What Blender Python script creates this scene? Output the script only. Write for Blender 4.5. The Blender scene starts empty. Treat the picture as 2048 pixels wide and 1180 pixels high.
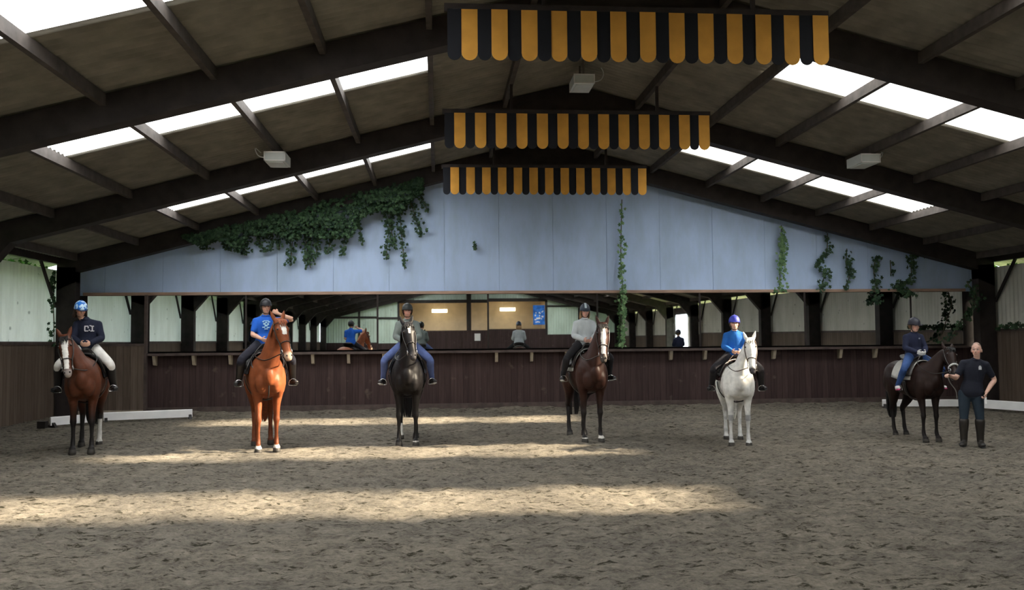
import bpy, bmesh, math, random
from mathutils import Vector, Matrix, noise
V = Vector
R = math.radians
random.seed(11)
SC = bpy.context.scene
COL = SC.collection

# ------------------------------------------------------------------ helpers
def link(o, parent=None):
    COL.objects.link(o)
    if parent is not None: o.parent = parent
    return o
def tag(o, label=None, cat=None, group=None, kind=None):
    if label: o['label'] = label
    if cat: o['category'] = cat
    if group: o['group'] = group
    if kind: o['kind'] = kind
    return o
def empty(name, loc=(0,0,0), rz=0.0, parent=None):
    o = bpy.data.objects.new(name, None); o.location = loc; o.rotation_euler = (0,0,rz)
    o.empty_display_size = .2
    return link(o, parent)
class MB:
    def __init__(s): s.v=[]; s.f=[]; s.m=[]; s.cur=0
    def add(s, vs, fs):
        b=len(s.v); s.v+= [tuple(x) for x in vs]; s.f+=[tuple(i+b for i in f) for f in fs]; s.m+=[s.cur]*len(fs)
    def box(s, a, b, M=None):
        x0,y0,z0=a; x1,y1,z1=b
        vs=[V(p) for p in ((x0,y0,z0),(x1,y0,z0),(x1,y1,z0),(x0,y1,z0),(x0,y0,z1),(x1,y0,z1),(x1,y1,z1),(x0,y1,z1))]
        if M is not None: vs=[M@p for p in vs]
        s.add(vs,[(0,3,2,1),(4,5,6,7),(0,1,5,4),(1,2,6,5),(2,3,7,6),(3,0,4,7)])
    def bar(s, p, q, w, h, up=V((0,0,1))):
        p=V(p);q=V(q);d=(q-p).normalized(); a=d.cross(up)
        if a.length<1e-4: a=d.cross(V((1,0,0)))
        a.normalize(); c=a.cross(d).normalized(); a=a*w/2; c=c*h/2
        s.add([p-a-c,p+a-c,p+a+c,p-a+c,q-a-c,q+a-c,q+a+c,q-a+c],[(0,1,2,3),(7,6,5,4),(0,4,5,1),(1,5,6,2),(2,6,7,3),(3,7,4,0)])
    def prism(s, poly, y0, y1, axis='y'):
        n=len(poly); m={'y':lambda a,b,c:(a,c,b),'x':lambda a,b,c:(c,a,b),'z':lambda a,b,c:(a,b,c)}[axis]
        vs=[m(a,b,y0) for a,b in poly]+[m(a,b,y1) for a,b in poly]
        s.add(vs,[tuple(range(n)),tuple(range(2*n-1,n-1,-1))]+[(i,i+n,(i+1)%n+n,(i+1)%n) for i in range(n)])
    def tube(s, pts, rad, side=None, n=12, smooth=True, caps=True, sub=4):
        pts=[V(p) for p in pts]; rad=[(r,r) if not isinstance(r,(tuple,list)) else tuple(r) for r in rad]
        if smooth and len(pts)>2:
            P=[];Q=[]
            for i in range(len(pts)-1):
                a=pts[max(i-1,0)];b=pts[i];c=pts[i+1];d=pts[min(i+2,len(pts)-1)]
                ra=rad[max(i-1,0)];rb=rad[i];rc=rad[i+1];rd=rad[min(i+2,len(pts)-1)]
                for k in range(sub):
                    t=k/sub
                    w=(-.5*t+t*t-.5*t**3, 1-2.5*t*t+1.5*t**3, .5*t+2*t*t-1.5*t**3, -.5*t*t+.5*t**3)
                    P.append(a*w[0]+b*w[1]+c*w[2]+d*w[3])
                    Q.append(tuple(max(.001,ra[j]*w[0]+rb[j]*w[1]+rc[j]*w[2]+rd[j]*w[3]) for j in (0,1)))
            P.append(pts[-1]);Q.append(rad[-1]); pts,rad=P,Q
        m=len(pts); rings=[]
        T=[(pts[min(i+1,m-1)]-pts[max(i-1,0)]).normalized() for i in range(m)]
        if side is None:
            u=T[0].orthogonal().normalized()
            sides=[]
            for t in T:
                u=(u-t*u.dot(t)).normalized(); sides.append(u.copy())
        else:
            sides=[]
            for i,t in enumerate(T):
                sd=side[0].lerp(side[1],i/(m-1)) if isinstance(side,(list,tuple)) else V(side)
                u=sd-t*sd.dot(t); sides.append(u.normalized())
        def ring(c,t,u,a,b):
            w=t.cross(u)
            return [c+u*(a*math.cos(2*math.pi*k/n))+w*(b*math.sin(2*math.pi*k/n)) for k in range(n)]
        if caps:
            e=min(rad[0])*.8
            for q,k in ((.95,.3),(.8,.6),(.45,.9)): rings.append(ring(pts[0]-T[0]*e*q,T[0],sides[0],rad[0][0]*k,rad[0][1]*k))
        for i in range(m): rings.append(ring(pts[i],T[i],sides[i],*rad[i]))
        if caps:
            e=min(rad[-1])*.8
            for q,k in ((.45,.9),(.8,.6),(.95,.3)): rings.append(ring(pts[-1]+T[-1]*e*q,T[-1],sides[-1],rad[-1][0]*k,rad[-1][1]*k))
        vs=[p for r in rings for p in r]; L=len(rings)
        fs=[(i*n+k,i*n+(k+1)%n,(i+1)*n+(k+1)%n,(i+1)*n+k) for i in range(L-1) for k in range(n)]
        fs+= [tuple(range(n-1,-1,-1)), tuple((L-1)*n+k for k in range(n))]
        s.add(vs,fs)
    def ell(s, c, r, n=14, M=None):
        c=V(c); vs=[];fs=[]
        h=n//2
        for i in range(h+1):
            th=math.pi*i/h
            for k in range(n):
                ph=2*math.pi*k/n
                p=V((r[0]*math.sin(th)*math.cos(ph),r[1]*math.sin(th)*math.sin(ph),r[2]*math.cos(th)))
                if M is not None: p=M@p
                vs.append(c+p)
        for i in range(h):
            for k in range(n): fs.append((i*n+k,(i+1)*n+k,(i+1)*n+(k+1)%n,i*n+(k+1)%n))
        s.add(vs,fs)
    def mesh(s, name, mats=(), smooth=False):
        me=bpy.data.meshes.new(name); me.from_pydata(s.v,[],s.f)
        for m in (mats if isinstance(mats,(list,tuple)) else [mats]): me.materials.append(m)
        if any(s.m): me.polygons.foreach_set('material_index',s.m)
        if smooth: me.polygons.foreach_set('use_smooth',[True]*len(me.polygons))
        me.validate(); me.update(); return me
    def build(s, name, mats, parent=None, smooth=False):
        return link(bpy.data.objects.new(name, s.mesh(name,mats,smooth)), parent)
def fixn(me):
    bm=bmesh.new(); bm.from_mesh(me); bmesh.ops.remove_doubles(bm,verts=bm.verts,dist=1e-5)
    bmesh.ops.recalc_face_normals(bm,faces=bm.faces); bm.to_mesh(me); bm.free()
def fuse(mb, name, mat, parent, voxel=.014, smooth=4, colf=None):
    """several overlapping closed shapes -> one continuous skin"""
    me=mb.mesh(name+'_raw',()); fixn(me)
    o=link(bpy.data.objects.new('tmp',me))
    m=o.modifiers.new('r','REMESH'); m.mode='VOXEL'; m.voxel_size=voxel
    if smooth:
        m2=o.modifiers.new('s','SMOOTH'); m2.factor=.5; m2.iterations=smooth
    dg=bpy.context.evaluated_depsgraph_get()
    nm=bpy.data.meshes.new_from_object(o.evaluated_get(dg)); nm.name=name
    bpy.data.objects.remove(o); bpy.data.meshes.remove(me)
    nm.polygons.foreach_set('use_smooth',[True]*len(nm.polygons))
    nm.materials.clear(); nm.materials.append(mat)
    if colf:
        at=nm.color_attributes.new('Col','FLOAT_COLOR','POINT'); buf=[]
        for v in nm.vertices: buf+= list(colf(v.co))+[1.0]
        at.data.foreach_set('color',buf)
    return link(bpy.data.objects.new(name,nm),parent)

# ------------------------------------------------------------------ materials
def mat(name, col, rough=.8, metal=0, var=0.0, scale=8, bump=0, bscale=40, spec=.3, stretch=(1,1,1), detail=5):
    m=bpy.data.materials.new(name); m.use_nodes=True; nt=m.node_tree; n=nt.nodes; l=nt.links
    b=n['Principled BSDF']; b.inputs['Roughness'].default_value=rough; b.inputs['Metallic'].default_value=metal
    b.inputs['Specular IOR Level'].default_value=spec
    b.inputs['Base Color'].default_value=(*col,1)
    if var or bump:
        tc=n.new('ShaderNodeTexCoord'); mp=n.new('ShaderNodeMapping'); mp.inputs['Scale'].default_value=stretch
        l.new(tc.outputs['Object'],mp.inputs['Vector'])
    if var:
        t=n.new('ShaderNodeTexNoise'); t.inputs['Scale'].default_value=scale; t.inputs['Detail'].default_value=detail
        l.new(mp.outputs[0],t.inputs['Vector'])
        r=n.new('ShaderNodeValToRGB'); r.color_ramp.elements[0].position=.3; r.color_ramp.elements[1].position=.7
        r.color_ramp.elements[0].color=tuple(c*(1-var) for c in col)+(1,)
        r.color_ramp.elements[1].color=tuple(min(1,c*(1+var)) for c in col)+(1,)
        l.new(t.outputs[0],r.inputs[0]); l.new(r.outputs[0],b.inputs['Base Color'])
    if bump:
        t=n.new('ShaderNodeTexNoise'); t.inputs['Scale'].default_value=bscale; t.inputs['Detail'].default_value=4
        l.new(mp.outputs[0],t.inputs['Vector'])
        bp=n.new('ShaderNodeBump'); bp.inputs['Strength'].default_value=bump; bp.inputs['Distance'].default_value=.02
        l.new(t.outputs[0],bp.inputs['Height']); l.new(bp.outputs[0],b.inputs['Normal'])
    return m
def attrmat(name, rough=.6, spec=.35, var=.25, bump=.15, scale=14, sheen=0):
    m=bpy.data.materials.new(name); m.use_nodes=True; nt=m.node_tree; n=nt.nodes; l=nt.links
    b=n['Principled BSDF']; b.inputs['Roughness'].default_value=rough; b.inputs['Specular IOR Level'].default_value=spec
    a=n.new('ShaderNodeAttribute'); a.attribute_name='Col'
    tc=n.new('ShaderNodeTexCoord'); t=n.new('ShaderNodeTexNoise'); t.inputs['Scale'].default_value=scale; t.inputs['Detail'].default_value=6
    l.new(tc.outputs['Object'],t.inputs['Vector'])
    mr=n.new('ShaderNodeMapRange'); mr.inputs['From Min'].default_value=.3; mr.inputs['From Max'].default_value=.7
    mr.inputs['To Min'].default_value=1-var; mr.inputs['To Max'].default_value=1+var; l.new(t.outputs[0],mr.inputs['Value'])
    mx=n.new('ShaderNodeVectorMath'); mx.operation='SCALE'; l.new(a.outputs['Color'],mx.inputs[0]); l.new(mr.outputs[0],mx.inputs['Scale'])
    l.new(mx.outputs[0],b.inputs['Base Color'])
    if bump:
        t2=n.new('ShaderNodeTexNoise'); t2.inputs['Scale'].default_value=60; l.new(tc.outputs['Object'],t2.inputs['Vector'])
        bp=n.new('ShaderNodeBump'); bp.inputs['Strength'].default_value=bump; bp.inputs['Distance'].default_value=.01
        l.new(t2.outputs[0],bp.inputs['Height']); l.new(bp.outputs[0],b.inputs['Normal'])
    return m
def planks(name, ca, cb, width=.145, axis=0, rough=.75, grime=None):
    """vertical boards: dark gaps and a tone per board"""
    m=bpy.data.materials.new(name); m.use_nodes=True; nt=m.node_tree; n=nt.nodes; l=nt.links
    b=n['Principled BSDF']; b.inputs['Roughness'].default_value=rough; b.inputs['Specular IOR Level'].default_value=.25
    tc=n.new('ShaderNodeTexCoord'); sp=n.new('ShaderNodeSeparateXYZ'); l.new(tc.outputs['Object'],sp.inputs[0])
    dv=n.new('ShaderNodeMath'); dv.operation='DIVIDE'; dv.inputs[1].default_value=width; l.new(sp.outputs[axis],dv.inputs[0])
    fl=n.new('ShaderNodeMath'); fl.operation='FLOOR'; l.new(dv.outputs[0],fl.inputs[0])
    wn=n.new('ShaderNodeTexWhiteNoise'); wn.noise_dimensions='1D'; l.new(fl.outputs[0],wn.inputs['W'])
    mp=n.new('ShaderNodeMapping'); sc=[14,14,14]; sc[2]=1.1; mp.inputs['Scale'].default_value=sc; l.new(tc.outputs['Object'],mp.inputs[0])
    t=n.new('ShaderNodeTexNoise'); t.inputs['Scale'].default_value=1.4; t.inputs['Detail'].default_value=7; l.new(mp.outputs[0],t.inputs['Vector'])
    ad=n.new('ShaderNodeMath'); ad.operation='MULTIPLY_ADD'; ad.inputs[1].default_value=.35; l.new(wn.outputs[0],ad.inputs[0])
    l.new(t.outputs[0],ad.inputs[2])
    r=n.new('ShaderNodeValToRGB'); r.color_ramp.elements[0].position=.4; r.color_ramp.elements[1].position=.95
    r.color_ramp.elements[0].color=(*ca,1); r.color_ramp.elements[1].color=(*cb,1); l.new(ad.outputs[0],r.inputs[0])
    fr=n.new('ShaderNodeMath'); fr.operation='FRACT'; l.new(dv.outputs[0],fr.inputs[0])
    gp=n.new('ShaderNodeMath'); gp.operation='LESS_THAN'; gp.inputs[1].default_value=.06; l.new(fr.outputs[0],gp.inputs[0])
    mx=n.new('ShaderNodeMixRGB'); mx.blend_type='MULTIPLY'; mx.inputs[2].default_value=(.45,.42,.4,1); l.new(gp.outputs[0],mx.inputs[0]); l.new(r.outputs[0],mx.inputs[1])
    out=mx.outputs[0]
    if grime:
        t2=n.new('ShaderNodeTexNoise'); t2.inputs['Scale'].default_value=3.2; t2.inputs['Detail'].default_value=12; l.new(tc.outputs['Object'],t2.inputs['Vector'])
        r2=n.new('ShaderNodeValToRGB'); r2.color_ramp.elements[0].position=.63; r2.color_ramp.elements[1].position=.72; r2.color_ramp.elements[1].color=(.55,.55,.55,1); l.new(t2.outputs[0],r2.inputs[0])
        m3=n.new('ShaderNodeMixRGB'); m3.inputs[2].default_value=(*grime,1); l.new(r2.outputs[0],m3.inputs[0]); l.new(out,m3.inputs[1]); out=m3.outputs[0]
    l.new(out,b.inputs['Base Color'])
    bp=n.new('ShaderNodeBump'); bp.inputs['Strength'].default_value=.6; bp.inputs['Distance'].default_value=.01; bp.invert=True
    l.new(gp.outputs[0],bp.inputs['Height']); l.new(bp.outputs[0],b.inputs['Normal'])
    return m
def cladding(name, col, axis=1, pitch=.16, dirt=(.2,.2,.13), spots=True, dirtpos=.62, trans=0):
    m=bpy.data.materials.new(name); m.use_nodes=True; nt=m.node_tree; n=nt.nodes; l=nt.links
    b=n['Principled BSDF']; b.inputs['Roughness'].default_value=.65; b.inputs['Specular IOR Level'].default_value=.3
    tc=n.new('ShaderNodeTexCoord')
    t=n.new('ShaderNodeTexNoise'); t.inputs['Scale'].default_value=.9; t.inputs['Detail'].default_value=9; t.inputs['Roughness'].default_value=.65
    mp=n.new('ShaderNodeMapping'); mp.inputs['Scale'].default_value=(1.6,1.6,.5); l.new(tc.outputs['Object'],mp.inputs[0]); l.new(mp.outputs[0],t.inputs['Vector'])
    r=n.new('ShaderNodeValToRGB'); r.color_ramp.elements[0].position=.42; r.color_ramp.elements[1].position=dirtpos+.15
    r.color_ramp.elements[0].color=(*col,1); r.color_ramp.elements[1].color=tuple(.55*c+.45*d for c,d in zip(col,dirt))+(1,)
    l.new(t.outputs[0],r.inputs[0]); out=r.outputs[0]
    if spots:
        vo=n.new('ShaderNodeTexVoronoi'); vo.inputs['Scale'].default_value=2.6; l.new(tc.outputs['Object'],vo.inputs['Vector'])
        r2=n.new('ShaderNodeValToRGB'); r2.color_ramp.elements[0].position=.05; r2.color_ramp.elements[1].position=.13
        r2.color_ramp.elements[0].color=(1,1,1,1); r2.color_ramp.elements[1].color=(0,0,0,1); l.new(vo.outputs['Distance'],r2.inputs[0])
        mx=n.new('ShaderNodeMixRGB'); mx.inputs[2].default_value=(*[c*.45 for c in col],1); l.new(r2.outputs[0],mx.inputs[0]); l.new(out,mx.inputs[1]); out=mx.outputs[0]
    l.new(out,b.inputs['Base Color'])
    if trans:   # translucent share added to brighten the left and back walls
        tl=n.new('ShaderNodeBsdfTranslucent'); ms=n.new('ShaderNodeMixShader'); ms.inputs[0].default_value=trans; l.new(out,tl.inputs[0])
        o_=[x for x in n if x.type=='OUTPUT_MATERIAL'][0]; l.new(b.outputs[0],ms.inputs[1]); l.new(tl.outputs[0],ms.inputs[2]); l.new(ms.outputs[0],o_.inputs[0])
    return m
def emis(name,col,s):
    m=bpy.data.materials.new(name); m.use_nodes=True; b=m.node_tree.nodes['Principled BSDF']
    b.inputs['Base Color'].default_value=(*col,1); b.inputs['Emission Color'].default_value=(*col,1); b.inputs['Emission Strength'].default_value=s
    return m
def sand():
    m=bpy.data.materials.new('sand'); m.use_nodes=True; nt=m.node_tree; n=nt.nodes; l=nt.links
    b=n['Principled BSDF']; b.inputs['Roughness'].default_value=.95; b.inputs['Specular IOR Level'].default_value=.1
    tc=n.new('ShaderNodeTexCoord')
    def N(s,d=6,ro=.6,st=None):
        t=n.new('ShaderNodeTexNoise'); t.inputs['Scale'].default_value=s; t.inputs['Detail'].default_value=d; t.inputs['Roughness'].default_value=ro
        if st:
            mp=n.new('ShaderNodeMapping'); mp.inputs['Scale'].default_value=st; l.new(tc.outputs['Object'],mp.inputs[0]); l.new(mp.outputs[0],t.inputs['Vector'])
        else: l.new(tc.outputs['Object'],t.inputs['Vector'])
        return t
    a=N(.5,4); c=N(22,8,.8,(.7,1,1)); d=N(3.2,7,.7)
    r=n.new('ShaderNodeValToRGB'); r.color_ramp.elements[0].position=.37; r.color_ramp.elements[1].position=.63
    r.color_ramp.elements[0].color=(.080,.071,.059,1); r.color_ramp.elements[1].color=(.295,.265,.222,1)
    mm=n.new('ShaderNodeMath'); mm.operation='MULTIPLY_ADD'; mm.inputs[1].default_value=.6; l.new(c.outputs[0],mm.inputs[0])
    m2=n.new('ShaderNodeMath'); m2.operation='MULTIPLY'; m2.inputs[1].default_value=.4; l.new(d.outputs[0],m2.inputs[0]); l.new(m2.outputs[0],mm.inputs[2])
    l.new(mm.outputs[0],r.inputs[0])
    r3=n.new('ShaderNodeValToRGB'); r3.color_ramp.elements[0].position=.54; r3.color_ramp.elements[1].position=.62
    e=N(11,7,.72,(.6,1.1,1)); l.new(e.outputs[0],r3.inputs[0])
    mx=n.new('ShaderNodeMixRGB'); mx.blend_type='MIX'; mx.inputs[2].default_value=(.036,.033,.021,1); l.new(r3.outputs[0],mx.inputs[0]); l.new(r.outputs[0],mx.inputs[1])  # dark patches paint the shadows of sand clumps into the colour
    r4=n.new('ShaderNodeValToRGB'); r4.color_ramp.elements[0].position=.3; r4.color_ramp.elements[1].position=.7
    r4.color_ramp.elements[0].color=(.84,.84,.84,1); r4.color_ramp.elements[1].color=(1.12,1.1,1.05,1); l.new(a.outputs[0],r4.inputs[0])
    m5=n.new('ShaderNodeMixRGB'); m5.blend_type='MULTIPLY'; m5.inputs[0].default_value=1; l.new(mx.outputs[0],m5.inputs[1]); l.new(r4.outputs[0],m5.inputs[2])
    l.new(m5.outputs[0],b.inputs['Base Color'])
    bp=n.new('ShaderNodeBump'); bp.inputs['Strength'].default_value=.9; bp.inputs['Distance'].default_value=.05
    l.new(mm.outputs[0],bp.inputs['Height']); l.new(bp.outputs[0],b.inputs['Normal'])
    return m
M={}
M['sand']=sand()
M['beam']=mat('dark_brown_paint',(.028,.022,.021),.7,var=.35,scale=5,bump=.1)
M['purlin']=mat('weathered_timber',(.062,.052,.046),.75,var=.3,scale=6)
M['roof']=mat('fibre_cement',(.205,.193,.162),.85,var=.22,scale=3.0,stretch=(1,1,1),bump=.1,bscale=30)
M['kick']=planks('kick_boards',(.034,.020,.020),(.064,.040,.038),.15,0,grime=(.13,.10,.08))
M['kickside']=planks('side_kick_boards',(.085,.062,.046),(.15,.115,.09),.17,1)
M['kickgate']=planks('gate_boards',(.085,.062,.048),(.15,.115,.09),.17,0)
M['rail']=mat('red_brown_timber',(.36,.24,.18),.7,var=.3,scale=5,stretch=(.4,4,4))
M['ledge']=mat('ledge_timber',(.075,.055,.05),.6,var=.3,scale=5)
M['block']=mat('pale_wood',(.34,.29,.22),.8,var=.2)
M['clad']=cladding('grey_white_cladding',(.72,.74,.69),dirtpos=.7,trans=.14)  # left wall's brighter light put into pale colour and translucency
M['cladr']=cladding('shaded_cladding',(.60,.60,.54))  # duller copy for the right wall, its dimmer light put into the colour
M['blue']=cladding('pale_blue_sheets',(.43,.56,.80),dirt=(.22,.28,.30),spots=False)
M['bluefar']=cladding('pale_green_cladding',(.52,.62,.55),axis=0,trans=.06)
M['seam']=mat('blue_batten',(.33,.43,.58),.7,var=.1)
M['white']=mat('white_plastic',(.80,.80,.80),.45,var=.06,scale=3)
M['lampw']=mat('grey_white_metal',(.62,.66,.66),.45,var=.05)
M['beige']=mat('beige_render',(.70,.60,.46),.85,var=.1,scale=2)
M['yellow']=mat('amber_canvas',(.56,.275,.045),.8,var=.12,scale=4,bump=.05)
M['navy']=mat('blue_black_canvas',(.007,.008,.012),.85,var=.1)
M['warm']=emis('warm_lamp',(1,.80,.48),9)
M['skin']=attrmat('skin',.55,.35,.08,.0)
M['hair']=attrmat('horse_coat',.5,.2,.16,.12)
M['leather']=mat('black_leather',(.016,.013,.012),.4,spec=.5)
M['brownleather']=mat('dark_brown_leather',(.05,.028,.018),.4,spec=.5)
M['steel']=mat('bright_steel',(.6,.6,.6),.25,1)
M['eye']=mat('dark_eye',(.008,.006,.005),.08,spec=.8)
M['eyew']=mat('eye_white',(.30,.27,.25),.3)
def leafmat(name,a,b):
    m=mat(name,a,.6,var=.5,scale=30)
    nt=m.node_tree; n=nt.nodes; l=nt.links
    oi=n.new('ShaderNodeNewGeometry'); r=n.new('ShaderNodeValToRGB')
    r.color_ramp.elements[0].color=(*a,1); r.color_ramp.elements[1].color=(*b,1)
    l.new(oi.outputs['Random Per Island'],r.inputs[0]); l.new(r.outputs[0],n['Principled BSDF'].inputs['Base Color'])
    return m
M['leaf']=leafmat('ivy_leaf',(.011,.034,.017),(.05,.105,.046))
M['leaf2']=leafmat('pale_ivy_leaf',(.05,.12,.05),(.20,.33,.15))
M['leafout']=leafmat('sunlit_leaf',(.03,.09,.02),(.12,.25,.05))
M['stem']=mat('ivy_stem',(.10,.085,.055),.8)
M['grass']=mat('outside_grass',(.10,.17,.05),.9,var=.3,scale=3)
# mirror glass
m=bpy.data.materials.new('mirror_glass'); m.use_nodes=True; b=m.node_tree.nodes['Principled BSDF']
b.inputs['Base Color'].default_value=(.80,.83,.82,1); b.inputs['Metallic'].default_value=1; b.inputs['Roughness'].default_value=.012
M['mirror']=m
# translucent roof light
m=bpy.data.materials.new('roof_light_sheet'); m.use_nodes=True; nt=m.node_tree; n=nt.nodes; l=nt.links
for x in list(n):
    if x.type!='OUTPUT_MATERIAL': n.remove(x)
out=[x for x in n if x.type=='OUTPUT_MATERIAL'][0]
tr=n.new('ShaderNodeBsdfTransparent'); tl=n.new('ShaderNodeBsdfTranslucent'); mx=n.new('ShaderNodeMixShader')
tl.inputs[0].default_value=(.95,.97,1,1); tc=n.new('ShaderNodeTexCoord'); nz=n.new('ShaderNodeTexNoise'); nz.inputs['Scale'].default_value=1.2; nz.inputs['Detail'].default_value=5
l.new(tc.outputs['Object'],nz.inputs['Vector']); rp=n.new('ShaderNodeValToRGB'); rp.color_ramp.elements[0].position=.3; rp.color_ramp.elements[1].position=.72
rp.color_ramp.elements[0].color=(.78,.78,.76,1); rp.color_ramp.elements[1].color=(.50,.49,.47,1)
l.new(nz.outputs[0],rp.inputs[0]); l.new(rp.outputs[0],tr.inputs[0]); mx.inputs[0].default_value=.25
l.new(tr.outputs[0],mx.inputs[1]); l.new(tl.outputs[0],mx.inputs[2]); l.new(mx.outputs[0],out.inputs[0])
M['rooflight']=m

m2=m.copy(); m2.name='hazy_roof_light_sheet'  # fully diffusing variant, added to keep sun patches off the left wall
for x in m2.node_tree.nodes:
    if x.type=='MIX_SHADER': x.inputs[0].default_value=1.0
M['rooflight_hazy']=m2

# ------------------------------------------------------------------ dimensions of the hall
XL,XR=-9.0,14.2; XC=2.6; YE=22.95; YB=-25.2; SL=.256; ZR=6.71; DY=5.3
def roofz(u): return ZR-SL*abs(u)
FR=[22.6,17.77,12.32]+[12.32-DY*k for k in range(1,8)]     # portal frames
PU=[1.3,2.7,4.1,5.5,6.9,8.3,9.7,11.1]                      # purlin offsets from the ridge
SKY=[(18.9,20.45),(13.05,14.6)]+[(13.05-DY*k+ (0.65 if k==1 else .7),14.6-DY*k+(.6 if k==1 else .7)) for k in range(1,8)]
S=dict(kind='structure')
# ---- floor
def grid(x0,x1,y0,y1,d,hf):
    nx=int(round((x1-x0)/d)); ny=int(round((y1-y0)/d)); vs=[];fs=[]
    for j in range(ny+1):
        for i in range(nx+1):
            x=x0+(x1-x0)*i/nx; y=y0+(y1-y0)*j/ny; vs.append((x,y,hf(x,y)))
    w=nx+1
    for j in range(ny):
        for i in range(nx): a=j*w+i; fs.append((a,a+1,a+w+1,a+w))
    return vs,fs
def fh(x,y):
    h=.03*noise.noise(V((x*1.1,y*1.3,0)))+.022*noise.noise(V((x*3.7,y*4.1,5)))+.028*noise.noise(V((x*6.5,y*9,9)))
    h+=.020*noise.noise(V((x*11,y*14,2)))*min(1,max(0,(16-y)/3))
    e=min(1,max(0,(y-5.3)/.6)); h*=e
    t=max(0,(y-22.15)/.8); h+=.10*t*t*(3-2*t)*(1+.4*noise.noise(V((x*1.4,3,1))))
    for c,s in ((XL,1),(XR,-1)):
        t=max(0,1-abs(x-c)/.7); h+=.07*t*t*e
    return h-.012
g=MB(); g.add(*grid(XL,XR,5.3,YE,.052,fh)); g.add(*grid(XL,XR,YB-3.5,5.3,.9,lambda x,y:-.012))
tag(g.build('floor',M['sand'],smooth=True),**S)
g=MB(); g.box((-60,-80,-.4),(XL-.02,60,-.06)); g.box((XR+.02,-80,-.4),(60,60,-.06)); g.box((XL,YE+.2,-.4),(XR,60,-.06)); g.box((XL,-80,-.4),(XR,YB-3.6,-.06))
tag(g.build('ground',M['grass']),**S)
# ---- roof sheets: real corrugations running down the slope
def sheet(mb,side,u0,u1,y0,y1,amp=.022,pitch=.15,dz=0.0):
    n=max(2,int((y1-y0)/pitch*6)); us=[u0,(u0+u1)/2,u1]; vs=[];fs=[]
    for u in us:
        for j in range(n+1):
            y=y0+(y1-y0)*j/n; vs.append((XC+side*u,y,roofz(u)+dz+.02+amp*math.sin(2*math.pi*y/pitch)))
    for k in range(2):
        for j in range(n):
            a=k*(n+1)+j; fs.append((a,a+1,a+n+2,a+n+1) if side>0 else (a,a+n+1,a+n+2,a+1))
    mb.add(vs,fs)
wn=0
ys=sorted(SKY)
for side,nm in ((-1,'left'),(1,'right')):
    g=MB()
    sheet(g,side,0,2.72,YB-3.5,YE+.4); sheet(g,side,8.28,12.6,YB-3.5,YE+.4)
    prev=YB-3.5
    for a,b in ys:
        sheet(g,side,2.70,8.30,prev,a); prev=b
    sheet(g,side,2.70,8.30,prev,YE+.4)
    tag(g.build('ceiling_'+nm,M['roof'],smooth=True),**S)
    for a,b in SKY:
        for k in range(4):
            wn+=1; g=MB(); sheet(g,side,PU[1+k]+.001,PU[2+k]-.001,a-.03,b+.03,dz=.004)
            tag(g.build('window_%d'%wn,M['rooflight' if side>0 else 'rooflight_hazy'],smooth=True),**S)
g=MB(); g.prism([(XC-.35,ZR+.0),(XC,ZR+.10),(XC+.35,ZR),(XC+.35,ZR+.04),(XC,ZR+.16),(XC-.35,ZR+.04)],YB-3.5,YE+.4)
tag(g.build('trim_1',M['roof']),**S)
# purlins
tn=1
for side in (-1,1):
    for u in PU:
        tn+=1; g=MB(); x=XC+side*u; z=roofz(u)
        g.box((x-.04,YB-.0,z-.165),(x+.04,YE+.05,z-.005)); tag(g.build('trim_%d'%tn,M['purlin']),**S)
# eaves beams
for x,s in ((XL,1),(XR,-1)):
    tn+=1; g=MB(); g.box((min(x,x+s*.12),YB,3.62),(max(x,x+s*.12),YE,3.78)); tag(g.build('trim_%d'%tn,M['beam']),**S)
# portal frames
def frame(y,w=.15):
    global tn
    tn+=1; e=empty('trim_%d'%tn,(XC,y,0)); tag(e,**S)
    for s in (-1,1):
        U=11.6 if s<0 else 11.6; uo=11.53; ui=11.10
        g=MB(); g.box((min(s*uo,s*ui),-w,-.1),(max(s*uo,s*ui),w,3.55)); g.build('column',M['beam'],e)
        g=MB(); zb=lambda u:6.279-SL*u; zt=lambda u:6.279+.42-SL*u
        P=[(0,zt(0)),(s*uo,zt(uo)),(s*uo,3.0)]+([(s*ui,2.85),(s*10.45,zb(10.45))] if y<22 else [(s*ui,3.2),(s*ui,zb(ui))])+[(s*1.38,zb(1.38)),(0,zb(1.38))]
        g.prism(P if s>0 else P[::-1],-w,w); g.build('rafter',M['beam'],e)
        for t in (-1,1):
            if (y>22 and t>0) or (y<YB+1): continue
            g=MB(); g.bar((s*(uo+.02),t*.12,2.62),(s*(uo+.0),t*1.05,3.66),.05,.07); g.build('knee_brace',M['beam'],e)
for y in FR: frame(y)
# ---- side walls
def sidewall(nm,x,s,kick,gap=None):
    """s: +1 room is on the +x side"""
    e=empty('wall_'+nm,(x,0,0)); tag(e,**S)
    runs=[(YB,YE)] if gap is None else [(YB,gap[0]),(gap[1],YE)]
    for a,b in runs:
        g=MB(); g.box(*sorted_box((0,a,-.1),(s*.05,b,kick-.07))); g.build('kick_boards',M['kickside'],e)
        g=MB(); g.box(*sorted_box((-s*.02,a,kick-.07),(s*.09,b,kick))); g.build('sill',M['ledge'],e)
        g=MB(); n=int((b-a)/.17*4); vs=[];fs=[]
        for j in range(n+1):
            y=a+(b-a)*j/n; o=-.03+.014*math.sin(2*math.pi*y/.17)
            for z in (kick-.05,3.5): vs.append((s*o,y,z))
        for j in range(n): fs.append((2*j,2*j+1,2*j+3,2*j+2) if s<0 else (2*j,2*j+2,2*j+3,2*j+1))
        g.add(vs,fs); g.build('cladding',M['clad' if s>0 else 'cladr'],e,True)
    return e
def sorted_box(a,b): return tuple(min(p,q) for p,q in zip(a,b)),tuple(max(p,q) for p,q in zip(a,b))
sidewall('left',XL,1,1.80)
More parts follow.
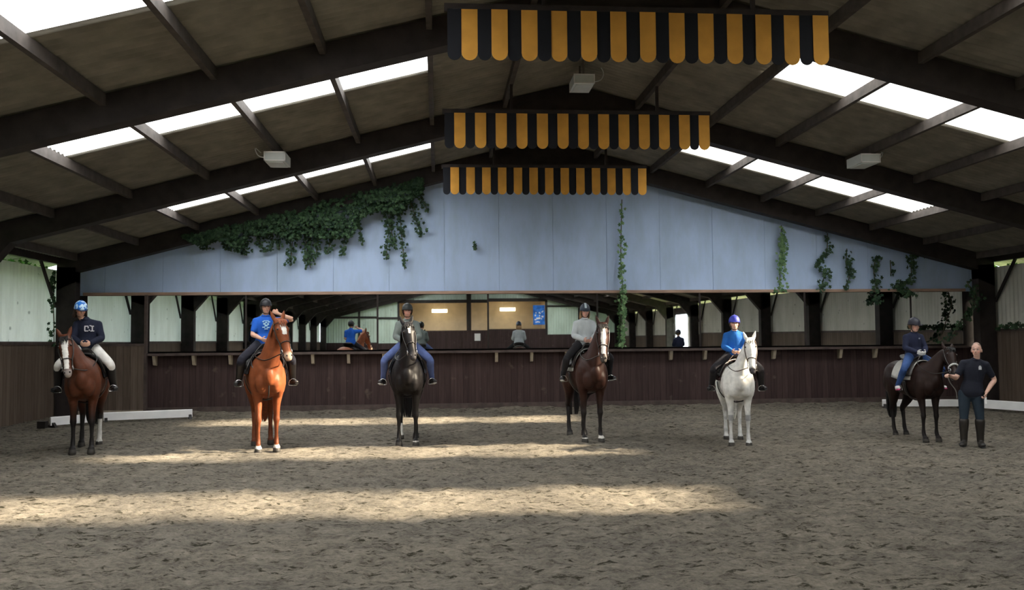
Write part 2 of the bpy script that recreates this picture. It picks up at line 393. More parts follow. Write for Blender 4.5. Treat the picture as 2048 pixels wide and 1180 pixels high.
wr=sidewall('right',XR,-1,1.92,(-8.6,-5.6))
# white door leaf folded back in the right wall opening
g=MB(); g.box((-.10,-5.55,.0),(-.05,-4.2,3.4)); g.build('sliding_door',M['white'],wr)
g=MB(); g.box((-.06,-8.6,3.1),(.03,-5.6,3.5)); g.build('lintel',M['beam'],wr)
# ---- end wall with blue sheeting
ew=empty('wall_end',(0,YE,0)); tag(ew,**S)
g=MB(); g.box((XL,0,-.1),(XR,.12,1.46)); g.build('kick_boards',M['kick'],ew)
g=MB(); g.box((XL,-.02,-.1),(XR,0,.20)); g.build('kick_plate',M['ledge'],ew)
g=MB(); g.box((XL,.04,1.46),(XR,.12,2.93)); g.build('mirror_backing',M['beam'],ew)
g=MB(); g.prism([(XL,2.9),(XR,2.9),(XR,roofz(XR-XC)+.05),(XC,ZR+.05),(XL,roofz(XL-XC)+.05)],.06,.14); g.build('backing',M['seam'],ew)
g=MB(); pw=1.36; x=XL
xs=[XL]+[ -8.0+pw*k for k in range(0,17) if XL<-8.0+pw*k<XR]+[XR]
for a,b in zip(xs[:-1],xs[1:]):
    o=random.uniform(-.004,.004)
    pts=[(a+.003,2.9),(b-.003,2.9),(b-.003,roofz(b-XC)+.03)]
    if a<XC<b: pts.append((XC,ZR+.03))
    pts.append((a+.003,roofz(a-XC)+.03)); g.prism(pts,o,.12)
g.build('blue_sheets',M['blue'],ew)
# ---- far wall behind the camera (seen in the mirror)
M['kickfar']=M['kick']; bw=empty('wall_back',(0,YB,0)); tag(bw,**S)
gx0,gx1,gz0,gz1=-2.9,8.1,2.75,4.75
def cl(mb,x0,x1,z0,z1f,y=0.0,pitch=.2):
    n=int((x1-x0)/pitch*4); vs=[];fs=[]
    for j in range(n+1):
        x=x0+(x1-x0)*j/n; o=y+.02*math.sin(2*math.pi*x/pitch)
        vs+= [(x,o,z0),(x,o,z1f(x))]
    for j in range(n): fs.append((2*j,2*j+1,2*j+3,2*j+2))
    mb.add(vs,fs)
g=MB(); cl(g,XL,gx0,1.7,lambda x:roofz(x-XC)+.02); cl(g,gx1,XR,1.7,lambda x:roofz(x-XC)+.02); cl(g,gx0,gx1,gz1,lambda x:roofz(x-XC)+.02)
g.build('cladding',M['bluefar'],bw,True)
g=MB(); g.box((XL,-.05,-.1),(gx0,.04,1.72)); g.box((gx1,-.05,-.1),(XR,.04,2.2)); g.box((gx0,-.05,-.1),(gx1,.04,gz0-.1)); g.build('kick_boards',M['kick'],bw)
g=MB()
for a,b in (((XL,.02,3.55),(gx0,.08,3.7)),((gx1,.02,4.3),(XR,.08,4.45)),((gx0-.1,.0,gz1),(gx1+.1,.12,gz1+.25)),((gx0-.1,.0,2.7),(gx0+.05,.12,gz1+.2)),((gx1-.05,.0,2.2),(gx1+.12,.12,5.2)),((2.25,.0,gz0-.1),(2.6,.14,5.5)),((-6.15,.02,1.7),(-6.0,.1,4.4)),((10.6,.02,1.9),(10.8,.1,4.6))): g.box(a,b)
g.build('framing',M['beam'],bw)
g=MB(); g.box((gx0,-3.4,gz0-1.2),(gx1,-3.3,gz1+.3)); g.box((gx0-.1,-3.4,gz0-1.2),(gx0,0,gz1+.3)); g.box((gx1,-3.4,gz0-1.2),(gx1+.1,0,gz1+.3)); g.box((gx0,-3.4,gz1+.1),(gx1,-.05,gz1+.2)); g.box((gx0,-3.4,gz0-1.2),(gx1,-.05,gz0-1.1))
g.build('gallery_room',M['beige'],bw)
# gables outside, closing sheets over back
for x in (.2,5.3):
    e=empty('strip_light',(x,YB-2.0,gz1-.45)); tag(e,'warm strip light over the %s half of the viewing gallery, seen in the mirror'%('left' if x<2 else 'right'),'light','gallery lights')
    g=MB(); g.box((-.6,-.15,-.2),(.6,.15,.05)); g.build('diffuser',M['warm'],e)
    g=MB(); g.box((-.62,-.17,.05),(.62,.17,.1)); g.bar((-.4,0,.1),(-.4,0,.56),.02,.02); g.bar((.4,0,.1),(.4,0,.56),.02,.02); g.build('housing',M['white'],e)
e=empty('banner',(7.55,YB+.16,3.75)); tag(e,'blue banner with white splashes hung at the gallery corner, seen in the mirror','banner')
g=MB(); g.box((-.45,0,-.8),(.45,.03,.7)); g.build('cloth',mat('blue_cloth',(.03,.16,.55),.8,var=.6,scale=3),e)
g=MB(); 
for k in range(16):
    a=random.uniform(-.35,.3); c=random.uniform(-.7,.5); g.box((a,.03,c),(a+random.uniform(.06,.16),.036,c+random.uniform(.05,.14)))
g.build('white_print',M['white'],e)
e=MB(); e.box((2.85,YB+.06,1.85),(3.3,YB+.09,2.4)); e=e.build('dressage_letter_board',M['white']); tag(e,'small white letter board on the far kick wall, seen in the mirror','sign')

# ------------------------------------------------------------------ mirrors, rail, ledge
YM=22.84
ed=[-8.38,-6.93,-4.64,-1.48,1.23,3.96,6.57,9.29,12.09,13.5]
tl_=[0,.10,.04,0,.05,.12,.22,.25,.2]
where=['far left panel, above the light brown gate','second panel from the left corner','panel behind the rider in the blue T-shirt','panel behind the rider on the black horse','centre panel reflecting the lit gallery','panel left of the hanging green vine','panel left of the white pony rider','panel right of the white pony rider','far right panel beside the dark corner column']
for i,(a,b) in enumerate(zip(ed[:-1],ed[1:])):
    c=(a+b)/2; w=(b-a)/2-.012
    e=empty('arena_mirror',(c,YM,1.52)); tag(e,'tall arena wall mirror, '+where[i],'mirror','arena mirrors along the end wall')
    e.rotation_euler=(R(tl_[i]),0,R([0,.12,-.06,.05,-.1,.08,-.05,.1,0][i]))
    z0=.22 if i==0 else .02
    g=MB(); g.box((-w,0,z0),(w,.03,1.365)); g.build('glass',M['mirror'],e)
    for q in (-1,1): g=MB(); g.box((q*w-.010,-.004,z0),(q*w+.010,.04,1.365)); g.build('edge_strip',M['beam'],e)
e=empty('mirror_rail',(0,YM,0)); tag(e,'long red-brown timber rail along the top of the mirrors','rail')
g=MB(); g.box((-8.45,-.05,2.895),(13.55,.09,2.965)); g.build('top_rail',M['rail'],e)
e=empty('mirror_ledge',(0,YM,0)); tag(e,'long dark timber ledge on the kick wall under the mirrors','ledge')
g=MB(); g.box((-6.93,-.12,1.44),(13.55,.09,1.50)); g.build('shelf',M['ledge'],e)
for x in (-6.78,-5.86,-5.0,-4.07,-3.04,-2.18,-1.33,1.43,2.3,3.17,5.81,6.68,8.46,10.19,11.11):
    g=MB(); g.prism([(-.10,1.44),(.1,1.44),(.1,1.20),(-.02,1.22)],x-.035,x+.035,'x'); o=g.build('bracket',M['block'],e)
e=empty('boarded_gate',(-7.66,YE-.2,0)); tag(e,'light brown boarded gate in the left corner below the mirrors','gate')
g=MB(); g.box((-1.28,0,.02),(.70,.06,1.70)); g.build('boards',M['kickgate'],e)
g=MB(); g.box((-1.28,-.02,1.68),(.70,.08,1.74)); g.build('top_rail',M['ledge'],e)
g=MB(); g.box((.66,-.03,.02),(.72,.08,2.9)); g.build('post',M['ledge'],e)
g=MB(); g.box((-1.28,-.03,.02),(.66,.0,.16)); g.build('bottom_rail',M['block'],e)

# ------------------------------------------------------------------ dressage boards
def dboard(p,q,h,label):
    p=V(p);q=V(q); L=(q-p).length; e=empty('dressage_board',p,math.atan2(q.y-p.y,q.x-p.x)); tag(e,label,'board','white dressage arena boards')
    g=MB(); g.prism([(-.02,.04),(.02,.04),(.02,h-.02),(.0,h),(-.02,h-.02)],0,L,'x'); g.build('panel',M['white'],e)
    for x in (.05,L-.05):
        g=MB(); g.prism([(-.14,0),(.14,0),(.04,.10),(-.04,.10)],x-.03,x+.03,'x'); g.build('foot',M['leather'],e)
dboard((-8.07,20.1,0),(-7.45,21.0,0),.22,'short bright dressage board at far left, behind the blazed bay horse')
dboard((-7.40,21.25,0),(-5.66,21.95,0),.22,'long white dressage board below the light brown gate')
dboard((10.82,21.95,0),(12.62,21.55,0),.21,'white dressage board behind the legs of the dark pony')
dboard((12.72,21.15,0),(13.35,19.2,0),.24,'white dressage board at the right edge, beside the standing man')
g=MB(); g.box((-8.28,19.95,0),(-8.12,20.12,.14)); tag(g.build('rubber_block',M['leather']),'small black block on the sand at the end of the left board','block')

# ------------------------------------------------------------------ valances
def valance(y,label):
    x0,x1=.121,4.831; e=empty('valance',((x0+x1)/2,y,5.069)); tag(e,label,'valance','striped scalloped valances under the roof')
    n=26; hw=(x1-x0)/2; w=(x1-x0)/n
    for k in range(n):
        yel=k%2==1; ww=w*(1.08 if yel else .92)
        c=-hw+w*(k+.5); a=c-ww/2; b=c+ww/2; r=ww/2
        pts=[(a,.625),(a,r)]+[(c-r*math.cos(t*math.pi/8),r-r*math.sin(t*math.pi/8)) for t in range(1,8)]+[(b,r),(b,.625)]
        yy=random.uniform(-.012,.012)+(0 if yel else .01)
        g=MB(); g.prism(pts[::-1],yy-.004,yy+.004); g.build('stripe',M['yellow' if yel else 'navy'],e)
    g=MB(); g.box((-hw-.03,.02,.60),(hw+.03,.06,.70)); g.build('batten',M['beam'],e)
    for u in (-1.3,1.3):
        x=XC+u-(x0+x1)/2; g=MB(); g.bar((x,.04,.68),(x,.04,roofz(u)-.13-5.069),.05,.05); g.build('hanger',M['beam'],e)
valance(10.94,'black and amber striped valance hanging nearest, largest of the three')
valance(15.97,'black and amber striped valance in the middle of the three')
valance(21.0,'black and amber striped valance nearest the blue end wall, smallest of the three')

# ------------------------------------------------------------------ hanging box lamps
def lamp(loc,label,dx,top):
    e=empty('hanging_lamp',loc); tag(e,label,'lamp','white box lamps under the roof')
    g=MB(); g.box((-.18,-.0,-.17),(.18,.62,0)); g.build('housing',M['lampw'],e)
    g=MB(); g.box((-.19,-.012,-.17),(.19,0,-.15)); g.box((-.19,-.012,-.02),(.19,0,0)); g.box((-.19,-.012,-.17),(-.17,0,0)); g.box((.17,-.012,-.17),(.19,0,0)); g.build('front_frame',M['white'],e)
    g=MB(); g.box((-.14,.06,-.185),(.14,.56,-.17)); g.build('lens',M['lampw'],e)
    for yy in (.1,.5): g=MB(); g.bar((0,yy,0),(0,yy,top-loc[2]),.03,.03); g.build('bracket',M['steel'],e)
    g=MB(); g.tube([(dx*.18,.3,-.06),(dx*.34,.3,-.02),(dx*.40,.3,.12),(dx*.3,.3,top-loc[2])],[.010]*4,n=6); g.build('cable',M['lampw'],e,True)
lamp((-2.87,16.5,5.10),'white box lamp hanging under the left roof slope',-1,roofz(5.5)-.165)
lamp((8.05,16.5,5.14),'white box lamp hanging under the right roof slope',1,roofz(5.5)-.165)
lamp((2.6,16.0,6.42),'white box lamp at the ridge, between the nearest two valances',1,roofz(0)+.0)

# ------------------------------------------------------------------ ivy
def leaf(mb,c,r,nrm):
    nrm=nrm.normalized(); a=nrm.orthogonal().normalized(); a=Matrix.Rotation(random.uniform(0,6.28),3,nrm)@a; b=nrm.cross(a)
    prof=[(1.0,0),(.45,.35),(.55,.85),(.0,.5),(-.5,.7),(-.35,0),(-.5,-.7),(0,-.5),(.55,-.85),(.45,-.35)]
    vs=[c+a*(x*r)+b*(y*r)+nrm*(-.25*r*abs(y)) for x,y in prof]
    mb.add(vs+[c+nrm*.05*r],[(i,(i+1)%10,10) for i in range(10)])
def vine(name,label,pts,width,n,size,mat_,y=None,leafy=1,side=.0):
    e=empty(name,pts[0]); tag(e,label,'ivy','ivy on the end wall'); o=V(pts[0]); P=[V(p)-o for p in pts]
    g=MB(); g.tube(P,[.012]*len(P),n=6); g.build('stem',M['stem'],e,True)
    g=MB(); L=[0]
    for a,b in zip(P[:-1],P[1:]): L.append(L[-1]+(b-a).length)
    clus=[random.uniform(0,1) for _ in range(max(3,n//9))]
    for k in range(n):
        t=min(.999,max(0,random.gauss(random.choice(clus),.05)))*L[-1] if random.random()<.75 else random.random()*L[-1]
        i=max(j for j in range(len(L)-1) if L[j]<=t); f=(t-L[i])/(L[i+1]-L[i]); c=P[i].lerp(P[i+1],f)
        w=width(t/L[-1]) if callable(width) else width
        c=c+V((random.gauss(0,w*.5),random.uniform(-.15,-.075),random.uniform(-.06,.06)))
        leaf(g,c,size*random.uniform(.6,1.2),V((random.uniform(-.8,.8),-1,random.uniform(-.3,.9))))
    f=g.build('foliage',mat_,e); f['kind']='stuff'
    return e
YV=22.86
vine('ivy_vine','long thin vine hanging down the blue wall and over the mirror, right of centre',[(4.63,YV,5.25),(4.60,YV,4.5),(4.58,YV,3.6),(4.6,YV-.12,2.9),(4.58,YV-.14,2.2),(4.55,YV-.14,1.58)],lambda t:.09 if t<.7 else .06,190,.060,M['leaf2'])
vine('ivy_vine','bushy vine hanging above the mirror over the white pony rider',[(8.74,YV,4.6),(8.72,YV,4.0),(8.68,YV,3.4),(8.65,YV,2.95)],lambda t:.06+.12*t,150,.062,M['leaf2'])
vine('ivy_vine','forked vine under the right rafter, second of the right-hand vines',[(9.95,YV,4.4),(9.9,YV,3.9),(9.62,YV,3.6),(9.85,YV,3.4),(9.7,YV,2.95)],lambda t:.13,110,.062,M['leaf'])
vine('ivy_vine','slim vine on the blue wall between the forked vine and the corner',[(10.45,YV,4.0),(10.42,YV,3.6),(10.5,YV,3.3),(10.35,YV,2.98)],.10,70,.060,M['leaf'])
vine('ivy_vine','short dark vine crossing the mirror rail, third from the right corner',[(11.2,YV,3.75),(11.15,YV,3.4),(11.2,YV,3.0),(11.12,YV-.12,2.6)],.11,80,.065,M['leaf'])
vine('ivy_vine','faint thread of ivy next to the dark corner ivy on the right',[(11.6,YV,3.7),(11.6,YV,3.3)],.05,22,.045,M['leaf'])
vine('ivy_vine','dark spreading ivy in the right corner of the blue wall',[(12.2,YV,3.95),(12.15,YV,3.6),(12.1,YV,3.2),(11.7,YV,3.02),(12.0,YV-.1,2.8)],lambda t:.20,150,.065,M['leaf'])
vine('ivy_sprig','small single sprig of ivy alone in the middle of the blue wall',[(.9,YV,4.16),(.9,YV,3.98)],.05,12,.055,M['leaf'])
vine('ivy_vine','ivy creeping over the right corner column and mirror edge',[(13.3,22.3,3.1),(13.5,22.3,2.6),(13.2,22.5,2.1),(13.0,22.6,1.75),(12.6,22.6,1.6)],.16,130,.06,M['leaf'])
vine('ivy_vine','ivy creeping up the left corner column',[(-8.92,22.35,3.4),(-8.95,22.35,2.8),(-8.93,22.35,2.2),(-8.92,22.35,1.7)],.07,90,.055,M['leaf'])
e=vine('ivy_vine','ivy running along the sill of the right side wall',[(14.0,22.2,1.95),(14.02,21.4,2.0),(14.02,20.4,1.98),(14.02,19.2,2.02)],.07,170,.06,M['leaf'])
# the big hanging clump under the left slope
e=empty('ivy_clump',(-3.1,YV,5.0)); tag(e,'large dark hanging mass of ivy on the blue wall under the left roof slope','ivy')
g=MB(); st=MB()
HM=[(-6.1,4.25),(-5.5,4.15),(-5.0,4.1),(-4.75,3.95),(-4.5,4.35),(-4.0,4.30),(-3.6,4.22),(-3.1,4.30),(-2.6,4.2),(-2.1,4.25),(-1.85,4.7),(-1.3,4.9),(-.9,4.85),(-.3,5.45)]
def hem(x):
    for a,b in zip(HM[:-1],HM[1:]):
        if x<=b[0]: return a[1]+(b[1]-a[1])*(x-a[0])/(b[0]-a[0])
    return HM[-1][1]
for k in range(2500):
    x=random.uniform(-6.0,-.35); top=6.279-SL*abs(x-XC)+.17+.1*noise.noise(V((x*1.7,4,0))); lo=hem(x)+.15*noise.noise(V((x*2.2,0,0)))
    z=top-(top-lo)*random.random()**.75
    leaf(g,V((x+3.1,random.uniform(-.62,-.50) if z>lo+.25 or z>6.25-SL*abs(x-XC) else random.uniform(-.55,-.2),z-5.0)),random.uniform(.045,.08),V((random.uniform(-.8,.8),-1,random.uniform(-.2,1))))
trails=[(-6.2,4.35,4.1,.2),(-5.85,4.4,4.0,.2),(-5.3,4.3,3.95,.2),(-4.62,4.6,3.85,.28),(-4.5,4.6,3.95,.2),(-4.0,4.6,3.95,.12),(-3.5,4.7,3.6,.25),(-3.3,4.7,3.55,.22),(-3.05,4.7,3.5,.16),(-2.85,4.7,3.75,.14),(-2.45,4.75,3.9,.2),(-2.2,4.75,3.85,.12),(-1.15,5.1,3.75,.18),(-.95,5.1,3.5,.12),(-1.3,5.2,4.0,.16),(-.7,5.3,4.3,.2),(-.45,5.4,4.9,.14),(-2.0,5.0,4.1,.1),(-3.8,4.7,4.0,.1)]
for x,z0,z1,w in trails:
    dx=random.uniform(-.25,.35)
    st.tube([(x+3.1,-.06,z0-5),(x+3.1+dx*.5,-.08,(z0+z1)/2-5),(x+3.1+dx,-.06,z1-5)],[.010]*3,n=5)
    for k in range(int(80*(z0-z1)*w/.2)+12):
        t=random.random(); leaf(g,V((x+3.1+dx*t+random.gauss(0,w*.55*(1-.55*t)),random.uniform(-.2,-.02),z0+(z1-z0)*t-5)),random.uniform(.035,.062),V((random.uniform(-.8,.8),-1,random.uniform(-.2,1))))
f=g.build('foliage',M['leaf'],e); f['kind']='stuff'; st.build('stem',M['stem'],e,True)
# greenery outside, showing through the gaps at the eaves
for s,x,lab in ((-1,XL,'left'),(1,XR,'right')):
    e=empty('hedge',(x+s*.5,19.5,0)); tag(e,'leafy hedge outside, showing through the %s eaves gap'%lab,'hedge')
    g=MB(); 
    for k in range(950 if s<0 else 900):
        y=random.uniform(-3.6,3.3); zz=3.40+.20*noise.noise(V((y*1.5,s,0)))
        leaf(g,V((s*random.uniform(-.42,.5),y,zz+random.uniform(-.15,.22)*(.9 if s<0 else .6))),random.uniform(.05,.09),V((random.uniform(-1,1),random.uniform(-1,1),random.uniform(-.2,1))))
    g.build('foliage',M['leafout'],e)['kind']='stuff'
    for y in (-3,-1,1,3): g=MB(); g.tube([(s*.2,y,0),(s*.25,y+.1,1.6),(s*.2,y,3.3)],[.06,.045,.02],n=7); g.build('stem',M['stem'],e,True)

# ================================================================== horses
TR=[(-.97,1.16,.10,.14),(-.90,1.17,.21,.24),(-.72,1.19,.275,.31),(-.45,1.17,.285,.315),(-.12,1.12,.295,.325),(.16,1.115,.28,.345),(.36,1.13,.255,.34),(.54,1.13,.225,.31),(.66,1.12,.175,.24),(.73,1.11,.09,.14)]
def trunk(x):
    for a,b in zip(TR[:-1],TR[1:]):
        if a[0]<=x<=b[0]:
            t=(x-a[0])/(b[0]-a[0]); return tuple(a[i]+(b[i]-a[i])*t for i in (1,2,3))
    return TR[0][1:] if x<TR[0][0] else TR[-1][1:]
def horse(label, hoof, a_deg, s, poll, muz, hyaw, coat, legs, mane, blaze=None, socks={}, muzcol=(.03,.025,.022), seed=0, bridle=True, pad=None, fat=1.0, mottled=False, mset=0, noseband=None, breast=False):
    rnd=random.Random(seed); a=R(a_deg); fwd=V((math.sin(a),-math.cos(a),0))
    loc=V((hoof[0],hoof[1],0))-fwd*.45*s; rz=a-math.pi/2
    Mi=(Matrix.Translation(loc)@Matrix.Rotation(rz,4,'Z')@Matrix.Scale(s,4)).inverted()
    P=Mi@V(poll); Z=Mi@V(muz); hy=R(hyaw)
    d=(Z-P).normalized(); sd=V((-math.sin(hy),math.cos(hy),0)); sd=(sd-d*sd.dot(d)).normalized()
    F=d.cross(sd).normalized()
    if F.x*math.cos(hy)+F.y*math.sin(hy)<0: F=-F
    Lh=.60; Z=P+d*Lh
    mb=MB()
    mb.tube([(x,0,z) for x,z,ry,rz_ in TR],[(ry*fat,rz_) for x,z,ry,rz_ in TR],side=V((0,1,0)),n=20,sub=3)
    # withers and croup
    mb.tube([(-.05,0,1.36),(.22,0,1.40),(.42,0,1.36)],[(.07,.07),(.075,.095),(.08,.1)],side=V((0,1,0)))
    mb.ell((-.55,0,1.33),(.30,.21*fat,.15)); 
    for q in (-1,1):
        mb.ell((-.66,q*.15*fat,1.10),(.27,.15,.30)); mb.ell((.46,q*.15*fat,1.06),(.17,.12,.27)); mb.ell((.63,q*.095,1.03),(.12,.10,.17))
    # neck
    B0=V((.26,0,1.12)); B1=V((.50,0,1.27)); E=P-F*.035+V((0,0,-.03)); mid=B1.lerp(E,.5)+V((-.02,0,.035)); q1=B1.lerp(E,.25)+V((0,0,.01)); q3=B1.lerp(E,.78)+V((-.03,0,.035))
    mb.tube([B0,B1,q1,mid,q3,E],[(.20,.30),(.17,.275),(.135,.225),(.105,.175),(.088,.135),(.085,.115)],side=(V((0,1,0)),sd),n=18)
    # head
    def HP(t,f=0,l=0): return P+d*(Lh*t)+F*f+sd*l
    HS=[(-.03,.000,.070,.085),(.10,.0,.088,.112),(.26,-.010,.098,.130),(.42,-.005,.086,.112),(.60,.0,.066,.084),(.78,.0,.056,.066),(.92,.0,.060,.062),(1.0,.0,.050,.048)]
    mb.tube([HP(t,f) for t,f,_,_ in HS],[(p,q) for _,_,p,q in HS],side=sd,n=18,sub=3)
    mb.ell(HP(.24,-.06,.055),(.05,.05,.09)); mb.ell(HP(.24,-.06,-.055),(.05,.05,.09))
    for q in (-1,1):
        mb.ell(HP(.25,.065,q*.070),(.034,.034,.034)); mb.ell(HP(.93,.03,q*.034),(.024,.024,.024))
        e0=HP(-.06,.0,q*.055); up=(-d*.8+F*.25+sd*q*.28).normalized()
        mb.tube([e0-up*.03,e0+up*.05,e0+up*.11,e0+up*.175],[(.026,.022),(.036,.024),(.030,.018),(.006,.006)],side=sd,n=10)
    mb.ell(HP(.97,-.05,0),(.035,.035,.03))
    # legs
    for q in (-1,1):
        o=rnd.uniform(-.05,.05); w=.125*fat+.01
        mb.tube([(.46,q*.14,1.12),(.42,q*(w+.02),.92),(.43+o*.3,q*w,.72),(.445+o,q*w,.54),(.452+o,q*w,.47),(.445+o,q*w,.40),(.442+o,q*w,.25),(.440+o,q*w,.165),(.455+o,q*w,.125),(.485+o,q*w,.075),(.50+o,q*w,.045)],
                [(.11,.16),(.088,.125),(.062,.078),(.047,.052),(.052,.052),(.036,.040),(.030,.036),(.037,.042),(.038,.042),(.037,.042),(.045,.050)],side=V((0,1,0)),n=12,sub=3)
        mb.tube([(.505+o,q*w,.065),(.52+o,q*w,.0)],[(.052,.058),(.062,.07)],side=V((0,1,0)),n=14,smooth=False)
        o=rnd.uniform(-.06,.08)
        mb.tube([(-.62,q*.14,1.15),(-.58,q*.17*fat,.95),(-.62,q*.155*fat,.78),(-.73+o*.6,q*.135,.62),(-.80+o,q*.13,.535),(-.78+o,q*.13,.46),(-.755+o,q*.13,.30),(-.745+o,q*.13,.185),(-.73+o,q*.13,.135),(-.70+o,q*.13,.08),(-.69+o,q*.13,.05)],
                [(.15,.22),(.125,.19),(.088,.14),(.058,.082),(.050,.068),(.042,.052),(.034,.040),(.040,.045),(.040,.044),(.038,.044),(.046,.05)],side=V((0,1,0)),n=12,sub=3)
        mb.tube([(-.685+o,q*.13,.065),(-.67+o,q*.13,.0)],[(.052,.056),(.06,.068)],side=V((0,1,0)),n=14,smooth=False)
    def cf(co):
        h=co-P; t=h.dot(d)/Lh; l=h.dot(sd); f=h.dot(F)
        onhead = -.1<t<1.15 and abs(l)<.16 and abs(f)<.17 and co.x>.45
        c=V(coat); z=co.z
        if z<.62:   # legs darken towards points
            k=min(1,max(0,(.78-z)/.3)); c=V(coat).lerp(V(legs),k)
        elif z<.78: k=(.78-z)/.3; c=V(coat).lerp(V(legs),max(0,k))
        key=('f' if co.x>0 else 'h')+('l' if co.y>0 else 'r')
        if key in socks and z<socks[key]: c=V((.62,.60,.56))
        if mottled:
            nz=noise.noise(co*9); k=max(0,min(1,(nz-.1)*3))*.45*max(0,min(1,(1.05-z)*1.6)); c=c.lerp(V((.20,.20,.21)),k)
            if .43<z<.54 and co.x>.2: c=c.lerp(V((.16,.16,.17)),.6)
        if z<.055 and z>-1: c=V((.05,.045,.04))
        if onhead:
            if t>.84: c=V(coat).lerp(V(muzcol),min(1,(t-.84)/.08))
            if blaze and f>-.0:
                w=blaze[0]+(blaze[1]-blaze[0])*max(0,min(1,t)); w*=1+.25*noise.noise(co*14)
                if blaze[2]<t<blaze[3] and abs(l)<w and f>.02: c=V((.78,.75,.70))
        return c
    o=fuse(mb,'horse',M['hair'],None,voxel=.015,smooth=5,colf=cf)
    o.location=loc; o.rotation_euler=(0,0,rz); o.scale=(s,s,s)
    tag(o,label,'horse')
    for q in (-1,1):
        g=MB(); g.ell(HP(.25,.078,q*.084),(.017,.017,.017)); g.build('eye',M['eye'],o,True)
        g=MB(); g.ell(HP(.955,.048,q*.036),(.011,.011,.014)); g.build('nostril',M['leather'],o,True)
    # mane, forelock
    mm=mat('mane_hair_%d'%seed,mane,.55,var=.3,scale=40); g=MB(); crest=[q1,mid,q3,E]
    sdm=1 if rnd.random()<.5 else -1
    for k in range(70):
        t=k/69; i=min(2,int(t*3)); u=t*3-i; c=crest[i].lerp(crest[i+1],u)
        rad=[.225,.175,.135,.115]; rr=rad[i]*(1-u)+rad[i+1]*u; tt=(crest[i+1]-crest[i]).normalized()
        up=(V((-1,0,0))-tt*V((-1,0,0)).dot(tt)); up=(up+V((0,0,.3)))
        up=(up-tt*up.dot(tt)).normalized(); sl=V((0,1,0)).lerp(sd,t)
        c0=c+up*(rr-.015); ln=rnd.uniform(.10,.17)
        g.tube([c0,c0+up*.02+sl*sdm*.04,c0+sl*sdm*.10-up*.05+V((0,0,-ln*.4)),c0+sl*sdm*.115-up*.06+V((0,0,-ln))],[(.016,.006),(.018,.006),(.014,.005),(.004,.003)],n=6,sub=2)
    g.build('mane',mm,o,True)
    g=MB()
    for k in range(9):
        l=(k-4)*.013; g.tube([HP(-.06,.02,l*.6),HP(.03,.115,l),HP(.13,.135,l*1.1+rnd.uniform(-.01,.01)),HP(.20+rnd.uniform(-.06,.05),.125,l*.9+rnd.uniform(-.015,.015))],[(.012,.007),(.014,.007),(.010,.005),(.003,.002)],n=6,sub=2)
    g.build('forelock',mm,o,True)
    g=MB()
    for k in range(16):
        l=rnd.uniform(-.05,.05); g.tube([(-.95,l*.4,1.26),(-1.04,l,1.12),(-1.03,l*1.6,.85),(-1.0,l*1.9,.5),(-.98+rnd.uniform(-.02,.02),l*1.4,.34)],[.018,.026,.028,.024,.006],n=7,sub=2)
    g.build('tail',mm,o,True)
    # bridle
    lm=M['leather'] if sum(coat)<1 else M['brownleather']
    def loop(g,t,off=.006,w=.013,f0=-1,arc=(0,360)):
        i=max(j for j in range(len(HS)-1) if HS[j][0]<=t); u=(t-HS[i][0])/(HS[i+1][0]-HS[i][0])
        fc,p,q=[HS[i][j]*(1-u)+HS[i+1][j]*u for j in (1,2,3)]
        pts=[]
        for k in range(25):
            an=R(arc[0]+(arc[1]-arc[0])*k/24); pts.append(HP(t,fc+math.cos(an)*(q+off),math.sin(an)*(p+off)))
        g.tube(pts,[w*.6]*25,n=6,sub=1,smooth=False,caps=False)
    b=empty('bridle',(0,0,0),0,o)
    g=MB(); loop(g,.60); loop(g,.08,.012,.012,arc=(-100,100)); loop(g,.16,.010,.010,arc=(90,270))
    for q in (-1,1):
        g.tube([HP(-.04,-.01,q*.085),HP(.12,.0,q*.100),HP(.40,.0,q*.098),HP(.62,-.0,q*.074),HP(.80,-.02,q*.066)],[.008]*5,n=6)
    g.build('headstall',lm,b,True)
    if noseband:
        g=MB(); loop(g,.66,.008,.03); g.build('white_noseband',M['white'],b,True)
    for q in (-1,1):
        g=MB(); pts=[HP(.80,-.02,q*.072)+(d*math.cos(k*math.pi/6)+F*math.sin(k*math.pi/6))*.036 for k in range(13)]
        g.tube(pts,[.006]*13,n=6,smooth=False,sub=1,caps=False); g.build('bit_ring',M['steel'],b,True)
    for q in (-1,1):
        g=MB()
        A=HP(.82,-.04,q*.078); g.tube([A,A.lerp(V((.42,q*.2,1.38)),.45)+V((0,q*.05,-.06)),V((.44,q*.19,1.44)),V((.30,q*.07,1.60))],[.008]*4,n=6)
        g.build('rein',lm,b,True)
    # saddle pad, saddle
    def shell(g,x0,x1,an,off,th=.012,nx=8,na=16,lower=0):
        for j in range(nx):
            for k in range(na):
                def pt(x,t,o2):
                    z,ry,rz_=trunk(x); A=R(-an+2*an*t); return V((x+lower*abs(math.sin(A))*.15,math.sin(A)*(ry*fat+o2),z+math.cos(A)*(rz_+o2)+(.035 if abs(A)<.6 else .035*max(0,1-(abs(A)-.6)/.5))))
                xa=x0+(x1-x0)*j/nx; xb=x0+(x1-x0)*(j+1)/nx; ta=k/na; tb=(k+1)/na
                vs=[pt(xa,ta,off),pt(xb,ta,off),pt(xb,tb,off),pt(xa,tb,off),pt(xa,ta,off+th),pt(xb,ta,off+th),pt(xb,tb,off+th),pt(xa,tb,off+th)]
                g.add(vs,[(0,1,2,3),(7,6,5,4),(0,4,5,1),(1,5,6,2),(2,6,7,3),(3,7,4,0)])
    pm=mat('saddle_cloth_%d'%seed,pad or (.03,.03,.035),.85,var=.1)
